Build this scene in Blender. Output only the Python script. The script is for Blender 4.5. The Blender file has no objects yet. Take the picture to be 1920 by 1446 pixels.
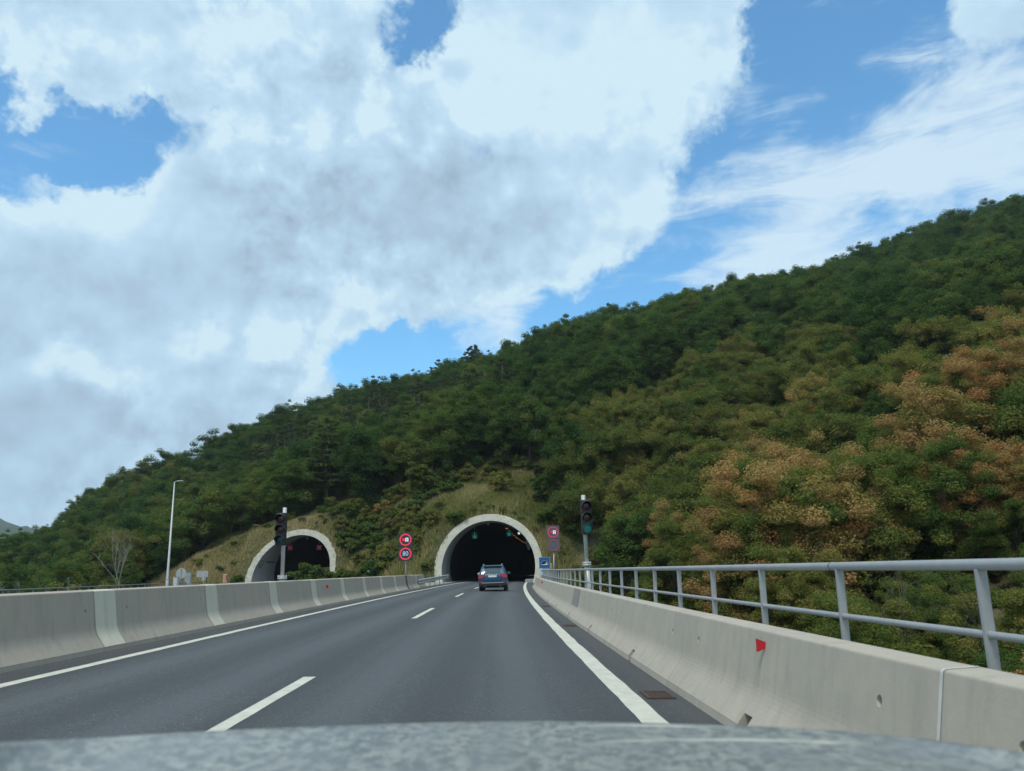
import bpy, bmesh, math, os
import numpy as np
from mathutils import Vector, Matrix

R = math.radians
scene = bpy.context.scene
COL = scene.collection
rng = np.random.default_rng(7)

# ----------------------------------------------------------------------------------------------
# frames: the road is banked by BANK and bends gently to one side with curvature KC
BANK, KC, CAM_H = 0.033, 0.0007, 1.312
CB, SB = math.cos(BANK), math.sin(BANK)
YAW, PITCH, FPX = 0.02864, 0.24182, 1407.0

def W(X, d, Z=0.0):
    """road coordinates (offset from the lane axis, distance, height over the asphalt) -> world"""
    xr = X + KC * d * abs(d) / 2
    return Vector((xr * CB + Z * SB, d, -xr * SB + Z * CB))

def to_world(v):
    return Vector((v[0] * CB + v[2] * SB, v[1], -v[0] * SB + v[2] * CB))

_f = Vector((math.sin(YAW) * math.cos(PITCH), math.cos(YAW) * math.cos(PITCH), math.sin(PITCH)))
_r = Vector((math.cos(YAW), -math.sin(YAW), 0))
_u = _r.cross(_f)
FWD, RGT, UPV = to_world(_f), to_world(_r), to_world(_u)
CAM = W(0, 0, CAM_H)

def ray(px, py):
    return (FWD + RGT * ((px - 960) / FPX) + UPV * ((723 - py) / FPX)).normalized()

def at(px, py, d):
    v = ray(px, py)
    return CAM + v * (d / v.y)

def to_px(P):
    q = np.asarray(P, float) - np.array(CAM)
    x = q @ np.array(RGT); y = q @ np.array(FWD); z = q @ np.array(UPV)
    y = np.where(np.abs(y) < 1e-6, 1e-6, y)
    return 960 + FPX * x / y, 723 - FPX * z / y, y

# ---------------------------------------------------------------------------------------- camera
cam_d = bpy.data.cameras.new('camera')
cam = bpy.data.objects.new('camera', cam_d)
COL.objects.link(cam)
M = Matrix((RGT, UPV, -FWD)).transposed().to_4x4()
M.translation = CAM
cam.matrix_world = M
cam_d.sensor_width = 36
cam_d.lens = FPX / 1920 * 36
cam_d.clip_start, cam_d.clip_end = 0.05, 8000
cam_d.dof.use_dof = True
cam_d.dof.focus_distance = 45
cam_d.dof.aperture_fstop = 3.6
scene.camera = cam

# ---------------------------------------------------------------------------------- sky and sun
SUN_EL, SUN_AZ = R(64), R(-158)          # azimuth from +Y, positive to the +X side
scene.view_settings.view_transform = 'Standard'
scene.view_settings.look = 'None'
scene.view_settings.exposure = 0.0
scene.view_settings.gamma = 1.0

sun_d = bpy.data.lights.new('sun', 'SUN')
sun_d.energy, sun_d.angle, sun_d.color = 2.0, R(11), (1.0, 0.91, 0.77)
sun = bpy.data.objects.new('sun', sun_d)
COL.objects.link(sun)
sdir = Vector((math.sin(SUN_AZ) * math.cos(SUN_EL), math.cos(SUN_AZ) * math.cos(SUN_EL), math.sin(SUN_EL)))
sun.rotation_euler = sdir.to_track_quat('Z', 'Y').to_euler()
sun.location = (0, 0, 200)

world = bpy.data.worlds.new('World')
scene.world = world
world.use_nodes = True
wt = world.node_tree
wt.nodes.clear()

class NT:
    """small helper for building node trees"""
    def __init__(s, t): s.t = t
    def n(s, kind, **kw):
        nd = s.t.nodes.new(kind)
        for k, v in kw.items(): setattr(nd, k, v)
        return nd
    def put(s, sock, v):
        if v is None: return
        if isinstance(v, bpy.types.NodeSocket): s.t.links.new(v, sock)
        else: sock.default_value = v
    def math(s, op, a, b=None, c=None, clamp=False):
        nd = s.n('ShaderNodeMath', operation=op, use_clamp=clamp)
        s.put(nd.inputs[0], a); s.put(nd.inputs[1], b); s.put(nd.inputs[2], c)
        return nd.outputs[0]
    def vmath(s, op, a, b=None, scale=None):
        nd = s.n('ShaderNodeVectorMath', operation=op)
        s.put(nd.inputs[0], a); s.put(nd.inputs[1], b)
        if scale is not None: s.put(nd.inputs['Scale'], scale)
        return nd.outputs[0]
    def noise(s, vec, scale, detail=4, rough=0.55, dist=0.0, lac=2.0):
        nd = s.n('ShaderNodeTexNoise')
        s.put(nd.inputs['Vector'], vec)
        nd.inputs['Scale'].default_value = scale
        nd.inputs['Detail'].default_value = detail
        nd.inputs['Roughness'].default_value = rough
        nd.inputs['Distortion'].default_value = dist
        nd.inputs['Lacunarity'].default_value = lac
        return nd
    def maprange(s, v, a, b, c=0.0, d=1.0, smooth=False):
        nd = s.n('ShaderNodeMapRange')
        if smooth: nd.interpolation_type = 'SMOOTHSTEP'
        s.put(nd.inputs[0], v)
        for i, q in enumerate((a, b, c, d)): s.put(nd.inputs[1 + i], q)
        return nd.outputs[0]
    def mix(s, f, a, b, mode='MIX'):
        nd = s.n('ShaderNodeMix', data_type='RGBA', blend_type=mode)
        s.put(nd.inputs[0], f); s.put(nd.inputs[6], a); s.put(nd.inputs[7], b)
        return nd.outputs[2]
    def ramp(s, v, stops):
        nd = s.n('ShaderNodeValToRGB')
        cr = nd.color_ramp
        while len(cr.elements) < len(stops): cr.elements.new(0.5)
        for e, (p, c) in zip(cr.elements, stops):
            e.position = p; e.color = (*c, 1)
        s.put(nd.inputs[0], v)
        return nd.outputs[0]
    def mapping(s, vec, loc=(0, 0, 0), rot=(0, 0, 0), scale=(1, 1, 1), kind='POINT'):
        nd = s.n('ShaderNodeMapping', vector_type=kind)
        s.put(nd.inputs[0], vec)
        nd.inputs[1].default_value = loc; nd.inputs[2].default_value = rot; nd.inputs[3].default_value = scale
        return nd.outputs[0]

def build_sky():
    t = NT(wt)
    out = t.n('ShaderNodeOutputWorld')
    bg = t.n('ShaderNodeBackground')
    STR = 0.1
    bg.inputs[1].default_value = STR
    sky = t.n('ShaderNodeTexSky', sky_type='NISHITA', sun_disc=False)
    sky.sun_elevation = SUN_EL
    sky.sun_rotation = SUN_AZ
    sky.air_density, sky.dust_density, sky.ozone_density = 1.0, 0.6, 2.5
    d = t.n('ShaderNodeTexCoord').outputs['Generated']
    sx = t.n('ShaderNodeSeparateXYZ'); t.put(sx.inputs[0], d)
    az = t.math('ARCTAN2', sx.outputs[0], sx.outputs[1])
    el = t.math('ARCSINE', sx.outputs[2])
    cmb = t.n('ShaderNodeCombineXYZ'); t.put(cmb.inputs[0], az); t.put(cmb.inputs[1], el)
    uv0 = cmb.outputs[0]
    # ragged coordinates for the cloud outlines
    nz = t.noise(d, 7.0, 5, 0.6)
    off = t.vmath('SCALE', t.vmath('SUBTRACT', nz.outputs['Color'], (0.5, 0.5, 0.5)), scale=0.17)
    uv = t.vmath('ADD', uv0, off)

    def azel(px, py):
        v = ray(px, py)
        return math.atan2(v.x, v.y), math.asin(v.z)

    def blobs(vec, items, start=0.0):
        acc = start
        for (px, py, rx, ry, ang, amp) in items:
            a, e = azel(px, py)
            m = t.mapping(vec, (a, e, 0), (0, 0, R(ang)), (rx / FPX, ry / FPX, 1), 'TEXTURE')
            g = t.n('ShaderNodeTexGradient', gradient_type='SPHERICAL')
            t.put(g.inputs[0], m)
            acc = t.math('MULTIPLY_ADD', g.outputs['Fac'], amp, acc)
        return acc

    # --- heaped clouds: where they are and where blue shows between them
    nz2 = t.noise(d, 24.0, 6, 0.65)
    uv = t.vmath('ADD', uv, t.vmath('SCALE', t.vmath('SUBTRACT', nz2.outputs['Color'], (0.5, 0.5, 0.5)), scale=0.05))
    heap = blobs(uv, [
        (1790, 300, 540, 640, 0, -2.6), (1600, 560, 520, 330, 0, -2.0),
        (1150, 720, 420, 240, 18, -2.0), (930, 640, 270, 150, 5, -1.3), (720, 690, 190, 75, 15, -1.3),
        (1590, 40, 200, 240, 0, -1.2),
        (800, 10, 130, 80, 25, -1.5), (755, 95, 70, 50, 0, -0.5),
        (120, 262, 290, 95, 8, -1.75), (60, 375, 80, 45, 0, -0.9), (300, 205, 100, 50, -25, -0.6),
        (1850, 25, 260, 150, 25, 1.75), (1340, 60, 170, 210, 0, 0.9), (1905, 200, 150, 100, 0, 0.9),
        (100, 110, 300, 110, 0, 0.5), (650, 560, 150, 80, 20, 0.4), (380, 720, 500, 250, 0, 0.5), (250, 480, 300, 130, 0, 0.4),
    ], 0.70)
    f1 = t.noise(d, 6.5, 13, 0.64, 0.12)
    f1v = f1.outputs[0]
    dens = t.math('ADD', heap, t.math('MULTIPLY', t.math('SUBTRACT', f1v, 0.5), 2.7))
    mask = t.maprange(dens, -0.06, 0.46, smooth=True)
    # --- light on the heaps: difference of the same noise a step towards the sun, broad grey undersides
    d2 = t.vmath('ADD', d, (-0.022, 0.0, 0.045))
    f2v = t.noise(d2, 6.5, 4, 0.55, 0.12).outputs[0]
    f1s = t.noise(d, 6.5, 4, 0.55, 0.12).outputs[0]
    lit = t.math('ADD', t.math('MULTIPLY', t.math('SUBTRACT', f1s, f2v), 1.3), t.math('MULTIPLY', t.math('SUBTRACT', f1v, f1s), 0.9))
    pa = t.noise(d, 15.0, 7, 0.58, 0.2).outputs[0]
    pb_ = t.noise(t.vmath('ADD', d, (-0.010, 0.0, 0.022)), 15.0, 5, 0.55, 0.2).outputs[0]
    puff = t.math('MULTIPLY', t.math('SUBTRACT', pa, pb_), 1.75)
    where = t.maprange(t.noise(d, 4.0, 3, 0.5).outputs[0], 0.40, 0.62, 0.25, 1.0, smooth=True)
    lit = t.math('ADD', lit, t.math('MULTIPLY', puff, where))
    broad = t.noise(t.mapping(d, (3.1, 0.4, 1.7), (0, 0, 0), (1, 1, 1.5)), 3.2, 5, 0.5).outputs[0]
    grey = blobs(uv, [
        (700, 400, 420, 170, 0, 0.38), (480, 510, 330, 120, 5, 0.42), (900, 330, 380, 120, 0, 0.3),
        (100, 690, 560, 240, 0, 0.24), (60, 850, 420, 160, 0, 0.28), (200, 600, 190, 70, 10, -0.25), (170, 690, 130, 50, 10, -0.3), (510, 690, 170, 50, 15, -0.3), (380, 850, 420, 160, 0, 0.15),
        (90, 560, 250, 90, 0, 0.35), (950, 440, 300, 80, 15, 0.3),
        (250, 60, 420, 150, 0, -0.10), (190, 400, 250, 110, 0, -0.30), (900, 110, 300, 130, 0, -0.30),
        (1230, 150, 260, 200, 0, -0.25), (640, 590, 210, 90, 20, -0.40), (460, 655, 260, 60, 0, -0.20),
        (170, 672, 120, 45, 0, -0.45),
    ], 0.24)
    v = t.math('SUBTRACT', t.math('ADD', t.math('SUBTRACT', 0.98, t.math('MULTIPLY', grey, 0.88)), lit),
               t.math('MULTIPLY', t.math('SUBTRACT', broad, 0.5), 0.45))
    edge = t.maprange(dens, 0.1, 0.9, 0.16, 0.0)
    v = t.math('ADD', v, edge)
    ccol = t.ramp(v, [(0.0, (0.28, 0.40, 0.53)), (0.35, (0.41, 0.56, 0.71)), (0.62, (0.47, 0.67, 0.84)),
                      (0.85, (0.55, 0.755, 0.92)), (1.0, (0.655, 0.845, 0.955))])
    # --- thin streaked high cloud
    w1 = t.noise(t.mapping(uv0, (0, 0, 0), (0, 0, R(-38)), (3.2, 13, 1)), 1.6, 9, 0.62, 0.9).outputs[0]
    w2 = t.noise(t.mapping(uv0, (1.3, 0.7, 0), (0, 0, R(30)), (2.2, 9, 1)), 1.5, 8, 0.6, 0.7).outputs[0]
    cir = blobs(uv, [
        (1500, 430, 300, 230, 0, 0.95), (1440, 280, 110, 190, 10, 0.45), (1740, 290, 300, 130, 5, 0.75),
        (1380, 500, 260, 120, -20, 0.6), (1890, 340, 170, 140, 0, 0.7), (920, 575, 120, 130, 0, 1.5), (1150, 545, 120, 60, 30, .5),
        (740, 600, 90, 60, 0, 0.5), (1820, 150, 260, 150, 0, 0.8), (60, 310, 250, 70, -15, 0.35), (300, 940, 700, 90, 0, 0.3),
    ], -0.22)
    wis = t.math('ADD', t.math('MULTIPLY', t.math('SUBTRACT', w1, 0.5), 2.3), t.math('MULTIPLY', t.math('SUBTRACT', w2, 0.5), 1.6))
    cmask = t.maprange(t.math('ADD', cir, wis), 0.0, 1.05, 0.0, 0.84, smooth=True)
    # --- mix
    blue = t.mix(1.0, sky.outputs[0], (1.35, 2.15, 2.25, 1), 'MULTIPLY')
    k = 1.0 / STR
    cirr = t.mix(cmask, blue, (0.72 * k, 0.88 * k, 0.98 * k, 1))
    heapc = t.vmath('SCALE', ccol, scale=k)
    fin = t.mix(mask, cirr, heapc)
    t.put(bg.inputs[0], fin)
    wt.links.new(bg.outputs[0], out.inputs[0])
build_sky()

# --------------------------------------------------------------------------------------- helpers
def tag(o, label=None, cat=None, group=None, kind=None):
    if label: o['label'] = label
    if cat: o['category'] = cat
    if group: o['group'] = group
    if kind: o['kind'] = kind
    return o

def thing(name, loc=(0, 0, 0), rz=0.0, label=None, cat=None, group=None):
    o = bpy.data.objects.new(name, None)
    COL.objects.link(o)
    o.empty_display_size = 0.3
    o.location = loc
    o.rotation_euler = (0, 0, rz)
    return tag(o, label, cat, group)

class MB:
    """collects shapes and links them as one mesh object"""
    def __init__(s): s.v, s.f, s.m, s.sm = [], [], [], []
    def add(s, verts, faces, mi=0, smooth=False):
        b = len(s.v)
        s.v += [tuple(v) for v in verts]
        for f in faces:
            s.f.append([i + b for i in f]); s.m.append(mi); s.sm.append(smooth)
        return s
    def box(s, c, size, mi=0, rot=None, bev=0.0):
        hx, hy, hz = (q / 2 for q in size)
        bm = bmesh.new()
        bmesh.ops.create_cube(bm, size=1)
        bmesh.ops.scale(bm, vec=size, verts=bm.verts)
        if bev: bmesh.ops.bevel(bm, geom=list(bm.edges), offset=bev, segments=2, affect='EDGES', profile=0.5)
        if rot is not None: bmesh.ops.transform(bm, matrix=rot.to_4x4(), verts=bm.verts)
        bmesh.ops.translate(bm, vec=c, verts=bm.verts)
        bm.verts.index_update()
        s.add([v.co[:] for v in bm.verts], [[v.index for v in f.verts] for f in bm.faces], mi, False)
        bm.free()
        return s
    def tube(s, pts, rad, n=10, mi=0, cap=True, smooth=True):
        pts = [Vector(p) for p in pts]
        if not hasattr(rad, '__len__'): rad = [rad] * len(pts)
        verts, faces = [], []
        ref = None
        for i, p in enumerate(pts):
            a = pts[max(i - 1, 0)]; b = pts[min(i + 1, len(pts) - 1)]
            tdir = (b - a).normalized()
            if ref is None:
                ref = Vector((1, 0, 0)) if abs(tdir.x) < 0.8 else Vector((0, 1, 0))
            e1 = (ref - tdir * ref.dot(tdir)).normalized()
            ref = e1
            e2 = tdir.cross(e1)
            for j in range(n):
                th = 2 * math.pi * j / n
                verts.append(p + (e1 * math.cos(th) + e2 * math.sin(th)) * rad[i])
        for i in range(len(pts) - 1):
            for j in range(n):
                k = (j + 1) % n
                faces.append([i * n + j, i * n + k, (i + 1) * n + k, (i + 1) * n + j])
        s.add(verts, faces, mi, smooth)
        if cap:
            s.add(verts[:n], [list(range(n))[::-1]], mi); s.add(verts[-n:], [list(range(n))], mi)
        return s
    def loft(s, rings, mi=0, closed=True, cap=False, smooth=False):
        n = len(rings[0])
        verts = [v for r in rings for v in r]
        faces = []
        for i in range(len(rings) - 1):
            for j in range(n if closed else n - 1):
                k = (j + 1) % n
                faces.append([i * n + j, i * n + k, (i + 1) * n + k, (i + 1) * n + j])
        if cap:
            faces.append(list(range(n))[::-1]); faces.append([(len(rings) - 1) * n + j for j in range(n)])
        return s.add(verts, faces, mi, smooth)
    def disc(s, c, r, axis='y', n=24, th=0.0, mi=0, r_in=0.0, sgn=-1):
        """disc or ring facing -y by default, th = thickness"""
        c = Vector(c)
        def P(th_, rr, off):
            a, b = rr * math.cos(th_), rr * math.sin(th_)
            if axis == 'y': return c + Vector((a, off, b))
            if axis == 'x': return c + Vector((off, a, b))
            return c + Vector((a, b, off))
        A = [2 * math.pi * i / n for i in range(n)]
        if r_in <= 0:
            fr = [P(x, r, sgn * th) for x in A]; bk = [P(x, r, 0) for x in A]
            s.add(fr, [list(range(n))], mi)
            if th: s.loft([bk, fr], mi)
        else:
            fo = [P(x, r, sgn * th) for x in A]; fi = [P(x, r_in, sgn * th) for x in A]
            s.loft([fo, fi], mi)
            if th:
                s.loft([[P(x, r, 0) for x in A], fo], mi); s.loft([fi, [P(x, r_in, 0) for x in A]], mi)
        return s
    def build(s, name, mats, parent=None, loc=None, rz=0.0, fix=True):
        me = bpy.data.meshes.new(name)
        me.from_pydata(s.v, [], s.f)
        if not isinstance(mats, (list, tuple)): mats = [mats]
        for m in mats: me.materials.append(m)
        me.polygons.foreach_set('material_index', s.m)
        me.polygons.foreach_set('use_smooth', s.sm)
        if fix:
            bm = bmesh.new(); bm.from_mesh(me)
            bmesh.ops.remove_doubles(bm, verts=bm.verts, dist=1e-5)
            bmesh.ops.recalc_face_normals(bm, faces=bm.faces)
            bm.to_mesh(me); bm.free()
        me.update()
        o = bpy.data.objects.new(name, me)
        COL.objects.link(o)
        if parent is not None: o.parent = parent
        if loc is not None: o.location = loc
        if rz: o.rotation_euler = (0, 0, rz)
        return o

def np_mesh(name, V, F, mats, tint=None, smooth=False):
    """mesh from numpy arrays: V (n,3), F (m,4)"""
    me = bpy.data.meshes.new(name)
    me.vertices.add(len(V)); me.vertices.foreach_set('co', np.ascontiguousarray(V, np.float32).ravel())
    m, k = F.shape
    me.loops.add(m * k); me.loops.foreach_set('vertex_index', np.ascontiguousarray(F, np.int32).ravel())
    me.polygons.add(m); me.polygons.foreach_set('loop_start', np.arange(0, m * k, k, dtype=np.int32))
    me.polygons.foreach_set('loop_total', np.full(m, k, np.int32))
    if smooth: me.polygons.foreach_set('use_smooth', np.ones(m, bool))
    if tint is not None:
        a = me.attributes.new('tint', 'FLOAT', 'POINT'); a.data.foreach_set('value', np.ascontiguousarray(tint, np.float32))
    for x in (mats if isinstance(mats, (list, tuple)) else [mats]): me.materials.append(x)
    me.update(calc_edges=True)
    return me

def link(name, me, parent=None, loc=None):
    o = bpy.data.objects.new(name, me); COL.objects.link(o)
    if parent is not None: o.parent = parent
    if loc is not None: o.location = loc
    return o

def copy_tree(o, parent=None):
    c = o.copy(); COL.objects.link(c)
    if parent is not None: c.parent = parent
    for ch in list(o.children): copy_tree(ch, c)
    return c

def text_mesh(txt, size, depth=0.004, sx=1.0):
    cu = bpy.data.curves.new('lettering', 'FONT')
    cu.body = txt; cu.size = size; cu.align_x = 'CENTER'; cu.align_y = 'CENTER'; cu.extrude = depth
    cu.resolution_u = 3
    o = bpy.data.objects.new('lettering', cu); COL.objects.link(o)
    bpy.context.view_layer.update()
    dg = bpy.context.evaluated_depsgraph_get()
    me = bpy.data.meshes.new_from_object(o.evaluated_get(dg))
    bpy.data.objects.remove(o); bpy.data.curves.remove(cu)
    # text lies in XY: stand it up to face -Y
    me.transform(Matrix.Rotation(R(90), 4, 'X') @ Matrix.Diagonal((sx, 1, 1, 1)))
    return me

# ------------------------------------------------------------------------------------- materials
def mat(name, col, rough=0.6, metal=0.0, var=None, bump=None, col2=None, coat=0.0, spec=0.5, emit=None, estr=0.0, coords='world', streak=None):
    """Principled material; var = (scale, amount) mottling towards col2, bump = (scale, strength), streak = (amount) vertical run-off stains"""
    m = bpy.data.materials.new(name); m.use_nodes = True
    t = NT(m.node_tree)
    b = m.node_tree.nodes['Principled BSDF']
    b.inputs['Roughness'].default_value = rough
    b.inputs['Metallic'].default_value = metal
    b.inputs['Specular IOR Level'].default_value = spec
    b.inputs['Coat Weight'].default_value = coat
    c = (*col, 1)
    if coords == 'world': vec = t.n('ShaderNodeNewGeometry').outputs['Position']
    else: vec = t.n('ShaderNodeTexCoord').outputs['Object']
    if var:
        c2 = (*(col2 or tuple(q * 0.6 for q in col)), 1)
        n1 = t.noise(vec, var[0], 6, 0.62)
        n2 = t.noise(vec, var[0] * 7.3, 3, 0.6)
        f = t.math('ADD', t.math('MULTIPLY', n1.outputs[0], 0.7), t.math('MULTIPLY', n2.outputs[0], 0.3))
        f = t.maprange(f, 0.36, 0.66, 0, var[1])
        c = t.mix(f, c, c2)
    if streak:
        sv = t.mapping(vec, (0, 0, 0), (0, 0, 0), (6, 6, 0.35))
        s1 = t.noise(sv, 1.0, 5, 0.65)
        f = t.maprange(s1.outputs[0], 0.5, 0.75, 0, streak[0])
        c = t.mix(f, c, (*streak[1], 1))
    t.put(b.inputs['Base Color'], c)
    if bump:
        nb = t.noise(vec, bump[0], 5, 0.6)
        bn = t.n('ShaderNodeBump'); bn.inputs['Strength'].default_value = bump[1]; bn.inputs['Distance'].default_value = 0.02
        t.put(bn.inputs['Height'], nb.outputs[0]); t.put(b.inputs['Normal'], bn.outputs[0])
    if emit:
        b.inputs['Emission Color'].default_value = (*emit, 1); b.inputs['Emission Strength'].default_value = estr
    return m

def asphalt_mat(name, base, light):
    m = bpy.data.materials.new(name); m.use_nodes = True
    t = NT(m.node_tree); b = m.node_tree.nodes['Principled BSDF']
    vec = t.n('ShaderNodeNewGeometry').outputs['Position']
    fine = t.noise(vec, 95, 3, 0.75).outputs[0]
    grit = t.n('ShaderNodeTexVoronoi'); grit.inputs['Scale'].default_value = 70; t.put(grit.inputs['Vector'], vec)
    gsep = t.n('ShaderNodeSeparateColor'); t.put(gsep.inputs[0], grit.outputs['Color'])
    big = t.noise(t.mapping(vec, (0, 0, 0), (0, 0, 0), (1, 0.16, 1)), 0.9, 5, 0.6).outputs[0]
    c = t.mix(t.maprange(fine, 0.35, 0.7), (*base, 1), (*light, 1))
    c = t.mix(t.maprange(gsep.outputs[0], 0.90, 1.0, 0, 0.75), c, (0.26, 0.26, 0.25, 1))
    c = t.mix(t.maprange(gsep.outputs[1], 0.80, 1.0, 0, 0.6), c, (0.02, 0.021, 0.022, 1))
    c = t.mix(t.maprange(big, 0.35, 0.7, 0, 0.45), c, (base[0] * 0.72, base[1] * 0.73, base[2] * 0.76, 1))
    sp = t.n('ShaderNodeSeparateXYZ'); t.put(sp.inputs[0], vec)
    off = t.math('SUBTRACT', sp.outputs[0], t.math('MULTIPLY', t.math('MULTIPLY', sp.outputs[1], sp.outputs[1]), KC / 2))
    wob = t.noise(t.mapping(vec, (0, 0, 0), (0, 0, 0), (0.5, 0.05, 1)), 1.0, 3, 0.5).outputs[0]
    ph = t.math('ADD', t.math('MULTIPLY', t.math('ADD', off, 0.43), 2 * math.pi / 1.72), t.math('MULTIPLY', wob, 0.9))
    tr = t.math('COSINE', ph)
    c = t.mix(t.maprange(tr, 0.1, 1.0, 0, 0.42, smooth=True), c, (base[0] * .66, base[1] * .66, base[2] * .67, 1))
    c = t.mix(t.maprange(tr, -0.2, -1.0, 0, 0.38, smooth=True), c, (light[0] * 1.15, light[1] * 1.18, light[2] * 1.24, 1))
    t.put(b.inputs['Base Color'], c)
    b.inputs['Roughness'].default_value = 0.72
    bn = t.n('ShaderNodeBump'); bn.inputs['Strength'].default_value = 0.5; bn.inputs['Distance'].default_value = 0.01
    t.put(bn.inputs['Height'], fine); t.put(b.inputs['Normal'], bn.outputs[0])
    return m

def foliage_mat(name, stops, transl=0.42, jitter=0.20):
    m = bpy.data.materials.new(name); m.use_nodes = True
    t = NT(m.node_tree); m.node_tree.nodes.clear()
    out = t.n('ShaderNodeOutputMaterial')
    a = t.n('ShaderNodeAttribute', attribute_name='tint')
    oi = t.n('ShaderNodeObjectInfo')
    v = t.math('ADD', a.outputs['Fac'], t.math('MULTIPLY', t.math('SUBTRACT', oi.outputs['Random'], 0.5), jitter))
    c = t.ramp(v, stops)
    # some trees are a shade darker than their neighbours
    r2 = t.math('FRACT', t.math('MULTIPLY', oi.outputs['Random'], 17.3))
    c = t.mix(t.maprange(r2, 0.0, 1.0, 0.0, 0.30), c, (0.030, 0.050, 0.018, 1))
    d = t.n('ShaderNodeBsdfDiffuse'); t.put(d.inputs[0], c)
    tr = t.n('ShaderNodeBsdfTranslucent'); t.put(tr.inputs[0], t.mix(1.0, c, (1.0, 1.05, 0.7, 1), 'MULTIPLY'))
    mx = t.n('ShaderNodeMixShader'); mx.inputs[0].default_value = transl
    m.node_tree.links.new(d.outputs[0], mx.inputs[1]); m.node_tree.links.new(tr.outputs[0], mx.inputs[2])
    m.node_tree.links.new(mx.outputs[0], out.inputs[0])
    return m

MT = {}
MT['asphalt'] = asphalt_mat('asphalt', (0.052, 0.059, 0.063), (0.092, 0.100, 0.105))
MT['shoulder'] = asphalt_mat('shoulder_asphalt', (0.044, 0.047, 0.048), (0.076, 0.078, 0.078))
MT['line'] = mat('road_paint', (0.69, 0.68, 0.57), 0.7, var=(4.5, 0.85), col2=(0.46, 0.47, 0.41), bump=(60, 0.5))
MT['conc_r'] = mat('pale_concrete', (0.475, 0.428, 0.35), 0.85, var=(1.4, 0.7), col2=(0.36, 0.335, 0.285), bump=(45, 0.12), streak=(0.45, (0.27, 0.25, 0.21)))
MT['conc_top'] = MT['conc_r']
MT['conc_l'] = mat('taupe_concrete', (0.435, 0.38, 0.31), 0.85, var=(1.0, 0.6), col2=(0.35, 0.325, 0.285), bump=(45, 0.12), streak=(0.5, (0.26, 0.235, 0.20)))
MT['band'] = mat('pale_green_paint', (0.64, 0.605, 0.485), 0.7, var=(3.0, 0.4), col2=(0.50, 0.50, 0.41), streak=(0.4, (0.39, 0.39, 0.32)))
MT['band_dark'] = mat('dark_painted_concrete', (0.10, 0.105, 0.105), 0.7, var=(3, 0.4))
MT['patch'] = mat('grey_repair_mortar', (0.30, 0.285, 0.26), 0.9, var=(5, 0.5))
MT['sealant'] = mat('white_sealant', (0.62, 0.62, 0.58), 0.7, var=(9, 0.4))
MT['hole'] = mat('dark_recess', (0.05, 0.05, 0.046), 0.95, var=(9, 0.4))
MT['galv'] = mat('galvanised_steel', (0.40, 0.415, 0.425), 0.55, 0.25, var=(6.0, 0.6), col2=(0.29, 0.305, 0.31), bump=(120, 0.05))
MT['galv_dark'] = mat('weathered_steel', (0.20, 0.22, 0.22), 0.6, 0.3, var=(5.0, 0.5))
MT['galv_pale'] = mat('pale_steel', (0.55, 0.58, 0.58), 0.5, 0.3, var=(4.0, 0.3))
MT['red'] = mat('red_reflector', (0.55, 0.012, 0.025), 0.35, coat=0.4, var=(12, 0.3))
MT['iron'] = mat('rusty_iron', (0.12, 0.075, 0.055), 0.8, 0.2, var=(14, 0.8), col2=(0.05, 0.045, 0.04), bump=(80, 0.2))
MT['black'] = mat('black_housing', (0.018, 0.020, 0.022), 0.55, var=(6, 0.3), col2=(0.03, 0.03, 0.032))
MT['vms'] = mat('dark_display_panel', (0.035, 0.045, 0.05), 0.5, var=(40, 0.5), col2=(0.02, 0.025, 0.03))
MT['vms_dim'] = mat('dusty_display_panel', (0.115, 0.115, 0.125), 0.5, var=(40, 0.5), col2=(0.08, 0.085, 0.10))
MT['led_red'] = mat('red_leds', (0.4, 0.02, 0.05), 0.5, emit=(1.0, 0.065, 0.12), estr=0.58)
MT['led_red_dim'] = mat('faint_red_leds', (0.26, 0.09, 0.12), 0.5, emit=(1.0, 0.15, 0.25), estr=0.03)
MT['led_red_mid'] = mat('weak_red_leds', (0.30, 0.03, 0.06), 0.5, emit=(1.0, 0.06, 0.14), estr=0.30)
MT['led_blue'] = mat('pale_blue_leds', (0.2, 0.3, 0.4), 0.5, emit=(0.45, 0.75, 1.0), estr=0.55)
MT['led_blue_dim'] = mat('faint_blue_leds', (0.10, 0.15, 0.19), 0.5, emit=(0.45, 0.75, 1.0), estr=0.02)
MT['led_white'] = mat('white_leds', (0.4, 0.4, 0.45), 0.5, emit=(0.80, 0.86, 1.0), estr=0.75)
MT['led_green'] = mat('green_leds', (0.02, 0.2, 0.15), 0.5, emit=(0.05, 0.62, 0.47), estr=0.30)
MT['led_cross'] = mat('red_cross_leds', (0.2, 0.02, 0.04), 0.5, emit=(1.0, 0.12, 0.20), estr=0.16)
MT['amber'] = mat('amber_lamp_glass', (0.5, 0.3, 0.1), 0.4, emit=(1.0, 0.45, 0.12), estr=0.5)
MT['white_lamp'] = mat('white_lamp_glass', (0.5, 0.5, 0.6), 0.4, emit=(0.75, 0.80, 1.0), estr=0.9)
MT['lens_red'] = mat('red_lens', (0.075, 0.012, 0.014), 0.25, var=(20, 0.4), coat=0.3)
MT['lens_amber'] = mat('amber_lens', (0.05, 0.022, 0.014), 0.25, var=(20, 0.4), coat=0.3)
MT['lens_green_on'] = mat('lit_green_lens', (0.01, 0.09, 0.09), 0.3, coat=0.3, emit=(0.02, 0.40, 0.38), estr=0.13)
MT['lens_green'] = mat('green_lens', (0.008, 0.05, 0.055), 0.25, coat=0.3, var=(20, 0.3))
MT['sign_blue'] = mat('blue_sign_sheet', (0.008, 0.115, 0.34), 0.45, var=(4, 0.2))
MT['sign_white'] = mat('white_sign_sheet', (0.72, 0.76, 0.78), 0.5, var=(4, 0.2))
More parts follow.
